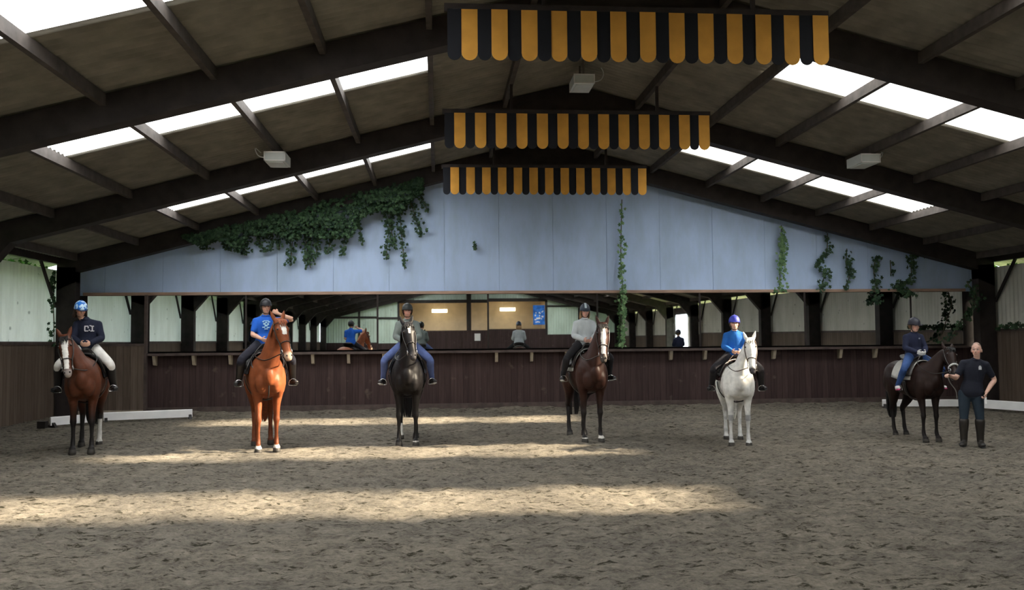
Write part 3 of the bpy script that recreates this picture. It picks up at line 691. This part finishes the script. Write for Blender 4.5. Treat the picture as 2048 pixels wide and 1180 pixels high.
    g=MB(); shell(g,-.38,.30,86,.012); me=g.mesh('saddle_pad',pm,True); bm=bmesh.new(); bm.from_mesh(me); bmesh.ops.remove_doubles(bm,verts=bm.verts,dist=1e-4); bm.to_mesh(me); bm.free(); link(bpy.data.objects.new('saddle_pad',me),o)
    sdl=empty('saddle',(0,0,0),0,o)
    g=MB(); shell(g,-.12,.20,74,.026,.014,lower=1.0); me=g.mesh('flap',M['leather'],True); bm=bmesh.new(); bm.from_mesh(me); bmesh.ops.remove_doubles(bm,verts=bm.verts,dist=1e-4); bm.to_mesh(me); bm.free(); link(bpy.data.objects.new('flap',me),sdl)
    g=MB(); g.tube([(-.34,0,1.60),(-.24,0,1.545),(-.08,0,1.515),(.08,0,1.53),(.17,0,1.59)],[(.15,.035),(.17,.045),(.14,.045),(.10,.045),(.06,.03)],side=V((0,1,0)),n=14); g.build('seat',M['leather'],sdl,True)
    g=MB(); 
    for k in range(24):
        pass
    z,ry,rz_=trunk(.12); pts=[V((.12+.03*math.cos(R(k*15)),math.sin(R(k*15))*(ry*fat+.03),z+math.cos(R(k*15))*(rz_+.03)-.0)) for k in range(6,19)]
    g.tube(pts,[(.05,.010)]*len(pts),side=V((1,0,0)),n=8,sub=1); g.build('girth',M['leather'],sdl,True)
    if breast:
        g=MB()
        for q in (-1,1): g.tube([(.20,q*.20,1.44),(.45,q*.235,1.30),(.66,q*.12,1.10),(.745,0,1.02)],[.011]*4,n=6)
        g.tube([(.745,0,1.02),(.70,0,.86),(.5,0,.80)],[.011]*3,n=6); g.build('breastplate',lm,o,True)
    return o,loc,rz,s

# ================================================================== people
def hand(mb,w,dirv,palm,k=1.0,curl=1.0,side=1):
    """palm block + five bent fingers; dirv = fingers' direction, palm = the way the palm faces"""
    dirv=V(dirv).normalized(); palm=V(palm); palm=(palm-dirv*palm.dot(dirv)).normalized(); ac=dirv.cross(palm)*side
    mb.tube([w-dirv*.01*k,w+dirv*.045*k,w+dirv*.088*k],[(.028*k,.018*k),(.040*k,.017*k),(.040*k,.014*k)],side=ac,n=10,sub=2)
    for i,(o,L) in enumerate(((-.030,.066),(-.010,.076),(.010,.072),(.030,.058))):
        a=w+dirv*.084*k+ac*o*k; c=curl
        b=a+(dirv*math.cos(.7*c)+palm*math.sin(.7*c))*L*.42*k; d=b+(dirv*math.cos(1.9*c)+palm*math.sin(1.9*c))*L*.34*k; e=d+(dirv*math.cos(2.7*c)+palm*math.sin(2.7*c))*L*.26*k
        mb.tube([a-dirv*.02*k,a,b,d,e],[.0092*k,.0095*k,.009*k,.0085*k,.007*k],n=8,sub=2)
    a=w+dirv*.03*k-ac*.030*k; b=a+(dirv*.6-ac*.8+palm*.3).normalized()*.035*k; c=b+(dirv*.8+palm*.5-ac*.1).normalized()*.028*k
    mb.tube([a,b,c],[.012*k,.011*k,.0085*k],n=8,sub=2)
def person(label, J, k, colors, headk=1.0, hyaw=0, hpitch=0, helmet=None, hair=None, sleeve='long', boots='tall', printf=None, parent_xf=None, shorthair=False, longhair=None, helmetf=None, fullhair=None, chaps=None, glove=None, cuffs=False, trim=None, extra=None):
    """J: joints in local metres (x forward, y left, z up)"""
    J={a:V(b) for a,b in J.items()}
    skin=V(colors['skin'])
    H=J['head']; Rm=Matrix.Rotation(R(hyaw),3,'Z')@Matrix.Rotation(R(hpitch),3,'Y')
    kh=k*headk; hp=lambda x,y,z: H+Rm@V((x*kh,y*kh,z*kh))
    body=MB(); shY=(J['shL']-J['shR']).normalized()
    pel=J['pelvis']; ch=J['chest']; nk=J['neck']
    def torso(mb,e=0.0):
        wst=pel.lerp(ch,.45)
        mb.tube([pel-V((0,0,.05*k)),pel+V((0,0,.05*k)),wst,ch,ch.lerp(nk,.55),nk-V((0,0,.0))],[((.155)*k+e,.115*k+e),(.16*k+e,.12*k+e),(.135*k+e,.10*k+e),(.160*k+e,.115*k+e),(.135*k+e,.095*k+e),(.065*k+e*.6,.062*k+e*.6)],side=shY,n=18)
        for q in ('shL','shR'): mb.tube([nk-V((0,0,.03*k)),nk.lerp(J[q],.55)-V((0,0,.022*k)),J[q]-V((0,0,.012*k))],[.050*k+e,.056*k+e,.058*k+e],n=12)
        mb.tube([ch,ch.lerp(nk,.42)],[(.165*k+e,.112*k+e),(.150*k+e,.095*k+e)],side=shY,n=16,smooth=False)
    def arm(mb,q,e=0.0,t1=1.0):
        s_,el,wr=J['sh'+q],J['el'+q],J['wr'+q]
        pts=[s_,s_.lerp(el,.5),el]; rr=[.058*k+e,.048*k+e,.040*k+e]
        if t1>1: f=t1-1; pts+=[el.lerp(wr,.35*f/1.0 if f<1 else .35),el.lerp(wr,f)]; rr+=[.041*k+e,(.027*k+e) if f>=.99 else .03*k+e]
        else: pts=[s_,s_.lerp(el,.5*t1),s_.lerp(el,t1)]
        mb.tube(pts,rr[:len(pts)],n=12)
    def leg(mb,q,e=0.0,a=0.0,b=2.0,sh=0):
        hi,kn,an=J['hip'+q],J['kn'+q],J['an'+q]
        P_=[hi,hi.lerp(kn,.45),kn,kn.lerp(an,.30),kn.lerp(an,.7),an]; rr=[.092,.080,.058,.058,.042,.036]
        if a==0 and b==2: sel=slice(0,6)
        elif a==1: P_=[kn.lerp(an,.12)]+P_[3:]; rr=[.060]+rr[3:]; sel=slice(0,6)
        else: sel=slice(0,6)
        mb.tube(P_[sel],[r*k+e for r in rr[sel]],n=12)
    def foot(mb,q,e=0.0):
        an,to=J['an'+q],J['to'+q]; dn=V((0,0,-1)); f=(to-an); heel=an+dn*.05*k-f.normalized()*.03*k
        mb.tube([an,an+dn*.045*k],[.037*k+e,.040*k+e],n=10,smooth=False)
        mb.tube([heel,an.lerp(to,.45)+dn*.045*k,to+dn*.05*k],[(.034*k+e,.034*k+e),(.042*k+e,.036*k+e),(.036*k+e,.024*k+e)],side=f.cross(V((0,0,1))),n=12)
    torso(body); 
    for q in 'LR':
        arm(body,q,t1=2.0); leg(body,q); foot(body,q)
        pd=J.get('palm'+q,V((0,-1 if q=='L' else 1,0))); hd=J.get('hd'+q,(J['wr'+q]-J['el'+q]))
        hand(body,J['wr'+q],hd,pd,k*1.02,J['curl'+q].x if 'curl'+q in J else 1.0, 1 if q=='L' else -1)
    body.tube([nk-V((0,0,.04*k)),hp(-.01,0,-.10),hp(0,0,-.04)],[.056*kh,.050*kh,.052*kh],n=14)
    # head: skull, jaw, nose, ears, brow
    body.ell(hp(-.01,0,.03),(.098*kh,.078*kh,.105*kh),18,Rm); body.ell(hp(.025,0,-.045),(.068*kh,.058*kh,.070*kh),16,Rm); body.ell(hp(.062,0,-.085),(.028*kh,.030*kh,.022*kh),12,Rm)
    body.tube([hp(.082,0,.018),hp(.102,0,-.012),hp(.108,0,-.026)],[.009*kh,.013*kh,.015*kh],n=8,sub=2)
    body.ell(hp(.082,0,-.060),(.016*kh,.026*kh,.010*kh),10,Rm); body.tube([hp(.082,.035,.030),hp(.088,0,.032),hp(.082,-.035,.030)],[.010*kh]*3,n=8,sub=2)
    for q in (-1,1): body.ell(hp(-.01,q*.080,-.01),(.022*kh,.012*kh,.034*kh),10,Rm); body.ell(hp(.055,q*.040,-.025),(.028*kh,.024*kh,.024*kh),10,Rm)
    Hi=Rm.transposed(); lip=skin*.62; lip.x=skin.x*.78
    def cf(co):
        c=skin.copy(); h=(Hi@(co-H))/kh
        if h.x>.075 and abs(h.z+.062)<.0075 and abs(h.y)<.024: c=V(lip)
        if h.x>.05 and .036<h.z<.046 and .016<abs(h.y)<.050: c=skin*.35
        if h.length<.2 and h.x>.04 and -.05<h.z<-.01 and abs(h.y)>.025: c=V((min(1,skin.x*1.1),skin.y*.9,skin.z*.88))
        if shorthair and h.length<.2 and (h.z>.085 or h.x<h.z*.25) and h.z>-.06 and h.x<.05 : c=c.lerp(V(shorthair),.92 if h.z<.10 else .6)
        return c
    o=fuse(body,'person',M['skin'],None,voxel=.0085*max(.9,k),smooth=2,colf=cf)
    tag(o,label,'person')
    for q in (-1,1):
        g=MB(); g.ell(hp(.080,q*.030,.014),(.011*kh,.013*kh,.010*kh),10,Rm); e_=g.build('eye',M['eyew'],o,True)
        g=MB(); g.ell(hp(.0885,q*.030,.014),(.004*kh,.006*kh,.006*kh),8,Rm); g.build('pupil',M['eye'],e_,True)
    def cloth(name,col,rough=.85,var=.14): return mat(name+'_cloth_'+str(len(bpy.data.materials)),col,rough,var=var,scale=9,bump=.75,bscale=11,stretch=(1,1,.55))
    # top
    g=MB(); torso(g,.014)
    for q in 'LR': arm(g,q,.016,2.0 if sleeve=='long' else .72)
    if sleeve=='long':
        pass
    g.tube([pel.lerp(ch,.40),pel+V((0,0,.05*k)),pel-V((0,0,.01*k))],[(.140*k+.02,.105*k+.02),(.155*k+.024,.122*k+.024),(.163*k+.026,.130*k+.026)],side=shY,n=18)
    top=fuse(g,colors.get('topname','shirt'),cloth('top',colors['top']),o,voxel=.011,smooth=4)
    # hem and collar
    g=MB()
    pts=[nk+V((math.cos(R(t))*.070*k,0,0))+shY*(math.sin(R(t))*.074*k)+V((0,0,-.005)) for t in range(0,361,20)]
    g.tube(pts,[.013*k]*len(pts),n=6,sub=1,smooth=False,caps=False); g.build('collar',cloth('collar',colors.get('collar',colors['top'])),o,True)
    # trousers
    g=MB(); g.tube([pel-V((0,0,.06*k)),pel+V((0,0,.07*k))],[(.165*k,.128*k),(.165*k,.124*k)],side=shY,n=18,smooth=False)
    for q in 'LR': leg(g,q,.012)
    fuse(g,colors.get('legname','breeches'),cloth('legs',colors['legs']),o,voxel=.012,smooth=3)
    # boots / shoes
    for q in 'LR':
        g=MB(); foot(g,q,.010)
        if boots=='tall': leg(g,q,.020,a=1)
        elif boots=='short': g.tube([J['an'+q]+V((0,0,.09*k)),J['an'+q]-V((0,0,.03*k))],[.050*k,.050*k],n=12,smooth=False)
        bo=fuse(g,'boot' if boots!='shoe' else 'shoe',mat('boot_%d'%len(bpy.data.materials),colors['boots'],.4,spec=.5,var=.1),o,voxel=.011,smooth=2)
        g=MB(); an,to=J['an'+q],J['to'+q]; f=(to-an).normalized(); g.tube([an-f*.045*k+V((0,0,-.088*k)),an.lerp(to,.5)+V((0,0,-.088*k)),to+f*.03*k+V((0,0,-.082*k))],[(.036*k,.007),(.046*k,.007),(.036*k,.007)],side=f.cross(V((0,0,1))),n=12)
        g.build('sole',mat('sole_%d'%len(bpy.data.materials),colors.get('sole',(.03,.03,.03)),.7),bo,True)
        if chaps:
            g=MB(); leg(g,q,.017,a=1); fuse(g,'half_chap',cloth('chap',chaps),o,voxel=.012,smooth=2)
    if glove:
        g=MB()
        for q in 'LR': hand(g,J['wr'+q],J.get('hd'+q,(J['wr'+q]-J['el'+q])),J.get('palm'+q,V((0,-1 if q=='L' else 1,0))),k*1.16,1.0,1 if q=='L' else -1)
        fuse(g,'gloves',cloth('glove',(.6,.6,.6)),o,voxel=.008,smooth=1)
    if helmet is not None:
        hm=mat('helmet_%d'%len(bpy.data.materials),helmet,.5,spec=.4,var=.05)
        if helmetf: 
            hm=mat('helmet_silk_%d'%len(bpy.data.materials),helmet,.3,spec=.5)
            nt=hm.node_tree; n=nt.nodes; tc=n.new('ShaderNodeTexCoord'); vo=n.new('ShaderNodeTexNoise'); vo.inputs['Scale'].default_value=helmetf[1]; vo.inputs['Detail'].default_value=1.5
            nt.links.new(tc.outputs['Object'],vo.inputs['Vector']); rp=n.new('ShaderNodeValToRGB'); rp.color_ramp.interpolation='CONSTANT'
            rp.color_ramp.elements[0].color=(*helmet,1); rp.color_ramp.elements[1].position=helmetf[2]; rp.color_ramp.elements[1].color=(*helmetf[0],1)
            nt.links.new(vo.outputs[0],rp.inputs[0]); nt.links.new(rp.outputs[0],n['Principled BSDF'].inputs['Base Color'])
        g=MB(); vs=[];fs=[]; n=22
        for i in range(9):
            th=R(100*i/8)
            for j in range(n):
                ph=2*math.pi*j/n; lo=1.0+ (.05 if i==8 else 0)
                vs.append(hp(-.012+.128*math.sin(th)*math.cos(ph)*lo,.103*math.sin(th)*math.sin(ph)*lo,.045+.118*math.cos(th)-(.02*(1-math.cos(ph))/2 if i>=7 else 0)))
        for i in range(9):
            th=R(100*(8-i)/8)
            for j in range(n):
                ph=2*math.pi*j/n; vs.append(hp(-.012+.117*math.sin(th)*math.cos(ph),.092*math.sin(th)*math.sin(ph),.042+.107*math.cos(th)-(.02*(1-math.cos(ph))/2 if i<=1 else 0)))
        L=18
        fs=[(i*n+j,(i+1)*n+j,(i+1)*n+(j+1)%n,i*n+(j+1)%n) for i in range(L-1) for j in range(n)]
        g.add(vs,fs); ho=g.build('helmet',hm,o,True)
        g=MB(); g.tube([hp(.10,-.075,.035),hp(.145,-.045,.030),hp(.160,0,.028),hp(.145,.045,.030),hp(.10,.075,.035)],[(.020*k,.007*k)]*5,side=Rm@V((1,0,0)),n=8)
        g.build('peak',hm if not helmetf else mat('peak_%d'%len(bpy.data.materials),(.01,.02,.06),.5),ho,True)
        g=MB(); g.ell(hp(-.012,0,.163),(.016*k,.016*k,.010*k),8); g.build('button',hm,ho,True)
        g=MB()
        for q in (-1,1): g.tube([hp(.03,q*.088,.02),hp(.02,q*.078,-.05),hp(.035,q*.045,-.105),hp(.045,0,-.112)],[(.009*k,.004)]*4,n=6)
        g.build('chin_strap',M['leather'],ho,True)
        if trim:
            g=MB(); g.tube([hp(.108,.0,.085),hp(.06,0,.145),hp(-.02,0,.166),hp(-.09,0,.125)],[(.022*k,.004)]*4,side=Rm@V((0,1,0)),n=8); g.build('centre_stripe',mat('stripe_%d'%len(bpy.data.materials),trim,.4),ho,True)
    if hair:
        g=MB(); hm=mat('head_hair_%d'%len(bpy.data.materials),hair,.6,var=.25,scale=40)
        if longhair:
            for j in range(18):
                y=(j-8.5)/8.5*.07; g.tube([hp(-.07,y,.03),hp(-.105,y*1.1,-.05),hp(-.105,y*1.25,-.14),hp(-.10+random.uniform(-.01,.01),y*1.3,-longhair)],[(.018*k,.014*k),(.02*k,.014*k),(.016*k,.012*k),(.005*k,.005*k)],n=6)
            for q in (-1,1):
                for j in range(4): g.tube([hp(.02-.02*j,q*.082,.03),hp(.015-.02*j,q*.09,-.05),hp(.01-.02*j,q*.085,-.13)],[.011*k,.012*k,.006*k],n=6)
        else:
            for j in range(26):
                an=R(80+200*j/25); g.tube([hp(-.01+.098*math.cos(an),.082*math.sin(an),.05),hp(-.012+.105*math.cos(an),.087*math.sin(an),-.01),hp(-.012+.092*math.cos(an),.076*math.sin(an),-.055)],[.013*k,.013*k,.006*k],n=6,sub=2)
        g.build('hair',hm,o,True)
    if printf:
        g=MB(); c0=ch+V((.0,0,0)); 
        for (y,z,w,h) in printf[1]:
            # small marks lying on the chest
            fx=.115*k+.016+printf[2]
            g.box((ch.x+fx*math.sqrt(max(.1,1-(y/.175)**2))-.004,ch.y+(y-w/2)*k,ch.z+(z-h/2)*k),(ch.x+fx*math.sqrt(max(.1,1-(y/.175)**2))+.006,ch.y+(y+w/2)*k,ch.z+(z+h/2)*k))
        g.build('print',mat('print_%d'%len(bpy.data.materials),printf[0],.7),o)
    if extra: extra(o,J,hp,k)
    return o
def stirrups(ho,fat,ank,s):
    """leathers and irons hang from the saddle; in the horse's own coordinates"""
    sd=[c for c in ho.children if c.name.startswith('saddle') and c.type=='EMPTY'][0]
    for q,a in ank.items():
        g=MB(); top=V((.10,q*.20,1.42)); bot=V(a)+V((.05,0,.02)); g.bar(top,bot,.03,.006,V((0,1,0))); g.build('stirrup_leather',M['leather'],sd)
        c=V(a)+V((.07,0,-.055)); pts=[c+V((0,.062*math.cos(R(t)),.07*max(-.35,math.sin(R(t))))) for t in range(-30,331,20)]
        g=MB(); g.tube(pts+[pts[0]],[(.010,.007)]*(len(pts)+1),n=6,sub=1,smooth=False,caps=False); g.build('stirrup',M['steel'],sd,True)
def rider(label,hs,k,fat,colors,hyaw=0,hpitch=0,lean=0.0,over={},ft=0.0,**kw):
    """sits on the horse hs=(object,loc,rz,scale). All joints in horse metres x scale."""
    ho,loc,rz,s=hs
    sz=1.545*s; sx=-.06*s
    W=(.30*fat+.035)*s
    J=dict(pelvis=(sx,0,sz+.085*k),chest=(sx+.01+lean*.5,0,sz+.40*k),neck=(sx+.02+lean,0,sz+.56*k),head=(sx+.05+lean*1.25,0,sz+.715*k),
      shL=(sx+lean*.9,.158*k,sz+.472*k),shR=(sx+lean*.9,-.158*k,sz+.472*k),elL=(sx+.06,.225*k,sz+.235*k),elR=(sx+.06,-.225*k,sz+.235*k),
      wrL=(sx+.30*k,.075,sz+.15*k),wrR=(sx+.30*k,-.075,sz+.15*k),
      hipL=(sx+.02,.10*k,sz+.06*k),hipR=(sx+.02,-.10*k,sz+.06*k),knL=(sx+.36*k,W+.03,sz-.20*k),knR=(sx+.36*k,-W-.03,sz-.20*k),
      anL=(sx+.14*k,W+.07,sz-.58*k),anR=(sx+.14*k,-W-.07,sz-.58*k),toL=(sx+.30*k,W+.115,sz-.575*k+.01),toR=(sx+.30*k,-W-.115,sz-.575*k+.01))
    J.update({a:b for a,b in over.items()})
    o=person(label,J,k,colors,hyaw=hyaw,hpitch=hpitch,**kw)
    o.location=loc; o.rotation_euler=(0,0,rz)
    stirrups(ho,fat,{q:V(J['an'+('L' if q>0 else 'R')])/s for q in (-1,1)},s)
    return o
SK=(.62,.36,.26)
# 1 bay with a white blaze, far left
h=horse('bay horse with broad white blaze and white hind sock, far left',(-5.65,15.3),14,1.03,(-5.80,14.95,1.80),(-5.66,14.72,1.24),-6,(.090,.028,.013),(.012,.010,.010),(.012,.010,.010),blaze=(.050,.030,.05,.86),socks={'hl':.42},muzcol=(.30,.26,.24),seed=1,pad=(.02,.02,.025))
letters=[(.085,.035,.05,.018),(.085,-.005,.018,.08),(.085,-.045,.06,.016),(.055,.045,.03,.014),(-.005,.035,.06,.018),(-.03,-.005,.018,.07),(-.005,-.045,.055,.018),(.022,.015,.016,.03),(.04,-.03,.02,.02)]
rider('rider in navy sweatshirt, white breeches and blue patterned helmet on the blazed bay horse',h,.97,1,dict(skin=SK,top=(.010,.013,.030),topname='sweatshirt',legs=(.72,.70,.66),boots=(.012,.011,.012)),hyaw=20,hpitch=18,over=dict(head=(.02,-.10,1.545*1.03+.69),neck=(-.03,-.035,1.545*1.03+.535)),helmet=(.02,.17,.62),helmetf=((.55,.75,.95),22,.52),hair=(.05,.025,.015),longhair=.16,printf=((.55,.55,.58),letters,.0))
# 2 chestnut
h=horse('bright chestnut horse with a pale muzzle, head raised and turned to the right',(-2.70,14.97),14,1.06,(-2.46,14.60,2.02),(-2.26,14.33,1.44),14,(.20,.055,.019),(.15,.042,.016),(.24,.062,.020),blaze=(.045,.012,.05,.42),muzcol=(.50,.33,.24),socks={'fr':.10,'fl':.10},seed=2,pad=(.03,.03,.035),breast=True)
ho=h
k=.92; s=1.06; sz=1.545*s
shirt=[(.0,.075,.09,.012),(-.05,.06,.03,.02),(.05,.055,.04,.02),(.0,.045,.03,.025),(-.03,.02,.04,.03),(.035,.015,.03,.035),(.0,-.01,.05,.03),(-.04,-.04,.05,.018),(.035,-.045,.05,.018),(.0,-.07,.06,.014)]
rider('rider in royal blue T-shirt with one elbow raised, on the chestnut horse',h,k,1,dict(skin=SK,top=(.015,.11,.52),topname='t_shirt',legs=(.018,.018,.028),boots=(.014,.012,.012)),hyaw=8,sleeve='short',helmet=(.010,.010,.014),hair=(.05,.03,.02),
  over=dict(elL=(.02,.42,sz+.50*k),wrL=(.06,.195,sz+.60*k),hdL=V((.05,-.8,.45)),palmL=V((-.5,-.4,.1))),printf=((.35,.62,.80),shirt,.0))
# 3 black
h=horse('black horse with a shiny forehead, facing the camera, third from the left',(-.52,15.55),1,1.03,(-.50,15.18,1.96),(-.40,14.86,1.46),6,(.010,.0085,.009),(.009,.008,.008),(.007,.006,.007),blaze=(.02,.012,.10,.34),muzcol=(.05,.045,.045),socks={'hr':.26,'fl':.07},seed=3,pad=(.06,.07,.10))  # blaze value here paints the forehead sheen as a pale mark
rider('rider in grey-green jacket, blue jeans and black helmet on the black horse',h,.90,1,dict(skin=(.60,.33,.26),top=(.17,.20,.19),topname='jacket',legs=(.10,.14,.32),boots=(.02,.018,.018),sole=(.5,.5,.5),legname='jeans'),hyaw=4,helmet=(.012,.016,.016),hair=(.06,.03,.02),boots='short',lean=.02)
# 4 dark bay
h=horse('dark bay horse with a pale face stripe, ears pricked, fourth from the left',(2.59,15.58),4,1.03,(2.72,15.2,1.93),(2.68,14.92,1.34),-12,(.034,.013,.009),(.012,.010,.010),(.010,.008,.008),blaze=(.040,.026,.06,.84),muzcol=(.06,.05,.045),socks={'fl':.10,'fr':.07},seed=4,pad=(.30,.30,.28))
rider('rider in pale grey top and striped dark helmet on the dark bay horse',h,.87,1,dict(skin=(.60,.35,.28),top=(.46,.50,.52),topname='sweatshirt',legs=(.016,.015,.018),boots=(.015,.014,.016),sole=(.7,.7,.7)),hyaw=-4,hpitch=10,helmet=(.02,.03,.05),trim=(.35,.42,.46),hair=(.35,.22,.12),longhair=.17,boots='short',lean=.03)
# 5 white
h=horse('white grey pony with dark muzzle and dappled legs, second from the right',(4.83,14.66),-12,.90,(4.93,14.35,1.66),(4.87,14.08,1.16),-8,(.80,.79,.75),(.62,.61,.59),(.62,.60,.55),muzcol=(.07,.065,.07),seed=5,pad=(.04,.02,.02),fat=1.12,mottled=True)
rider('child in a bright blue jacket and blue riding helmet, riding the white pony',h,.80,1.12,headk=1.12,colors=dict(skin=(.66,.40,.30),top=(.015,.12,.42),topname='jacket',legs=(.02,.018,.022),boots=(.014,.012,.014)),hyaw=-2,helmet=(.04,.05,.38),hair=(.12,.06,.03),boots='tall')
# 6 dark pony with lead rein
h=horse('very dark brown pony on a lead rope at the far right',(8.06,14.73),0,.87,(8.22,14.38,1.48),(8.13,14.02,1.08),4,(.018,.008,.006),(.012,.009,.009),(.008,.007,.007),muzcol=(.03,.025,.022),seed=6,pad=(.40,.39,.36),noseband=True)
rider('small child in navy jacket, blue jeans and pink-white shoes on the dark pony',h,.78,1,headk=1.14,colors=dict(skin=(.60,.36,.28),top=(.014,.018,.045),topname='jacket',legs=(.03,.07,.20),legname='jeans',boots=(.70,.66,.68),sole=(.8,.05,.25)),hyaw=10,hpitch=8,helmet=(.018,.018,.030),hair=(.14,.08,.04),boots='shoe',glove=True,
   printf=((.25,.27,.32),[(.06,.04,.03,.03)],.0))
pony6=h
# standing man: local x forward, y left
def man():
    k=.915
    def ex(o,J,hp,k):
        g=MB(); w=J['wrL']; g.box((w.x+.0,w.y-.03,w.z-.17),(w.x+.05,w.y+.0,w.z-.07)); g.build('white_card',M['white'],o)
    J=dict(pelvis=(0,.02,.93*k),chest=(.0,.06,1.28*k),neck=(.01,.09,1.47*k),head=(.04,.10,1.635*k),shL=(0,.235*k,1.385*k),shR=(0,-.085*k,1.41*k),
      elL=(-.06,.37*k,1.13*k),wrL=(.12,.23*k,.92*k),hdL=(.25,-.25,-1),palmL=(0,-1,0),
      elR=(.08,-.22*k,1.17*k),wrR=(.25,-.32*k,1.20*k),hdR=(.7,-.5,.25),palmR=(0,.3,-.9),
      hipL=(0,.095*k,.90*k),hipR=(0,-.095*k,.90*k),knL=(.03,.125*k,.49*k),knR=(.05,-.12*k,.49*k),anL=(-.02,.125*k,.095*k),anR=(.02,-.13*k,.095*k),toL=(.13,.155*k,.085*k),toR=(.17,-.17*k,.085*k))
    o=person('standing man in navy polo shirt, dark jeans and boots beside the dark pony',J,k,dict(skin=(.60,.37,.29),top=(.010,.012,.022),topname='polo_shirt',collar=(.02,.02,.035),legs=(.018,.030,.045),legname='jeans',boots=(.02,.017,.015)),hyaw=-12,sleeve='short',boots='tall',shorthair=(.12,.085,.065),printf=((.55,.57,.60),[(.085,.05,.045,.05),(.085,.085,.03,.012)],.0),extra=ex)
    a=R(-28); fwd=V((math.sin(a),-math.cos(a),0)); o.location=(8.30,13.92,0); o.rotation_euler=(0,0,a-math.pi/2)
    return o,J
mo,MJ=man()
mo_w=Matrix.Translation(mo.location)@Matrix.Rotation(mo.rotation_euler.z,4,'Z')
a=mo_w@(V(MJ['wrR'])+V((.05,-.03,.0))); b=V((8.14,14.03,1.08))
g=MB(); g.tube([b,b.lerp(a,.5)+V((0,0,-.06)),a,a+V((.02,-.02,-.10)),a+V((.10,-.03,-.22)),a+V((.12,-.02,-.34))],[.007]*6,n=8); o=g.build('lead_rope',mat('grey_rope',(.16,.15,.14),.9),None,True); tag(o,'short lead rope between the dark pony and the standing man','rope')

# ------------------------------------------------------------------ light
w=bpy.data.worlds.new('World'); SC.world=w; w.use_nodes=True; bg=w.node_tree.nodes['Background']
bg.inputs[0].default_value=(.80,.90,1,1); bg.inputs[1].default_value=6.6
sun=bpy.data.lights.new('sun','SUN'); sun.energy=62; sun.angle=R(3.6); sun.color=(1,.86,.66)
so=link(bpy.data.objects.new('sun',sun))
dv=V((-1.75,.17,-1)).normalized(); so.rotation_euler=dv.to_track_quat('-Z','Y').to_euler()
for a_,b_ in SKY:
    for s_ in (-1,1):
        L=bpy.data.lights.new('sky_portal','AREA'); L.shape='RECTANGLE'; L.size=5.6; L.size_y=b_-a_; L.cycles.is_portal=True
        o=link(bpy.data.objects.new('sky_portal',L)); u=5.5; o.location=(XC+s_*u,(a_+b_)/2,roofz(u)+.09); o.rotation_euler=(0,math.atan(SL)*s_,0)
# ------------------------------------------------------------------ camera
cd=bpy.data.cameras.new('camera'); co=link(bpy.data.objects.new('camera',cd)); cd.sensor_width=36; cd.lens=36*1850/2048; cd.clip_end=300
yaw,pitch,roll=R(4.576),R(2.949),R(.531)
f=V((math.sin(yaw)*math.cos(pitch),math.cos(yaw)*math.cos(pitch),math.sin(pitch)))
r0=V((math.cos(yaw),-math.sin(yaw),0)); u0=r0.cross(f)
rr=r0*math.cos(roll)-u0*math.sin(roll); uu=r0*math.sin(roll)+u0*math.cos(roll)
mt=Matrix((rr,uu,-f)).transposed().to_4x4(); mt.translation=(0,0,1.68); co.matrix_world=mt
SC.camera=co
vs_=SC.view_settings; vs_.view_transform='Standard'; vs_.look='None'; vs_.gamma=1; vs_.use_curve_mapping=False; vs_.exposure=0.0
SC.cycles.use_denoising=True; SC.cycles.max_bounces=10; SC.cycles.diffuse_bounces=4; SC.cycles.glossy_bounces=4; SC.cycles.transparent_max_bounces=12
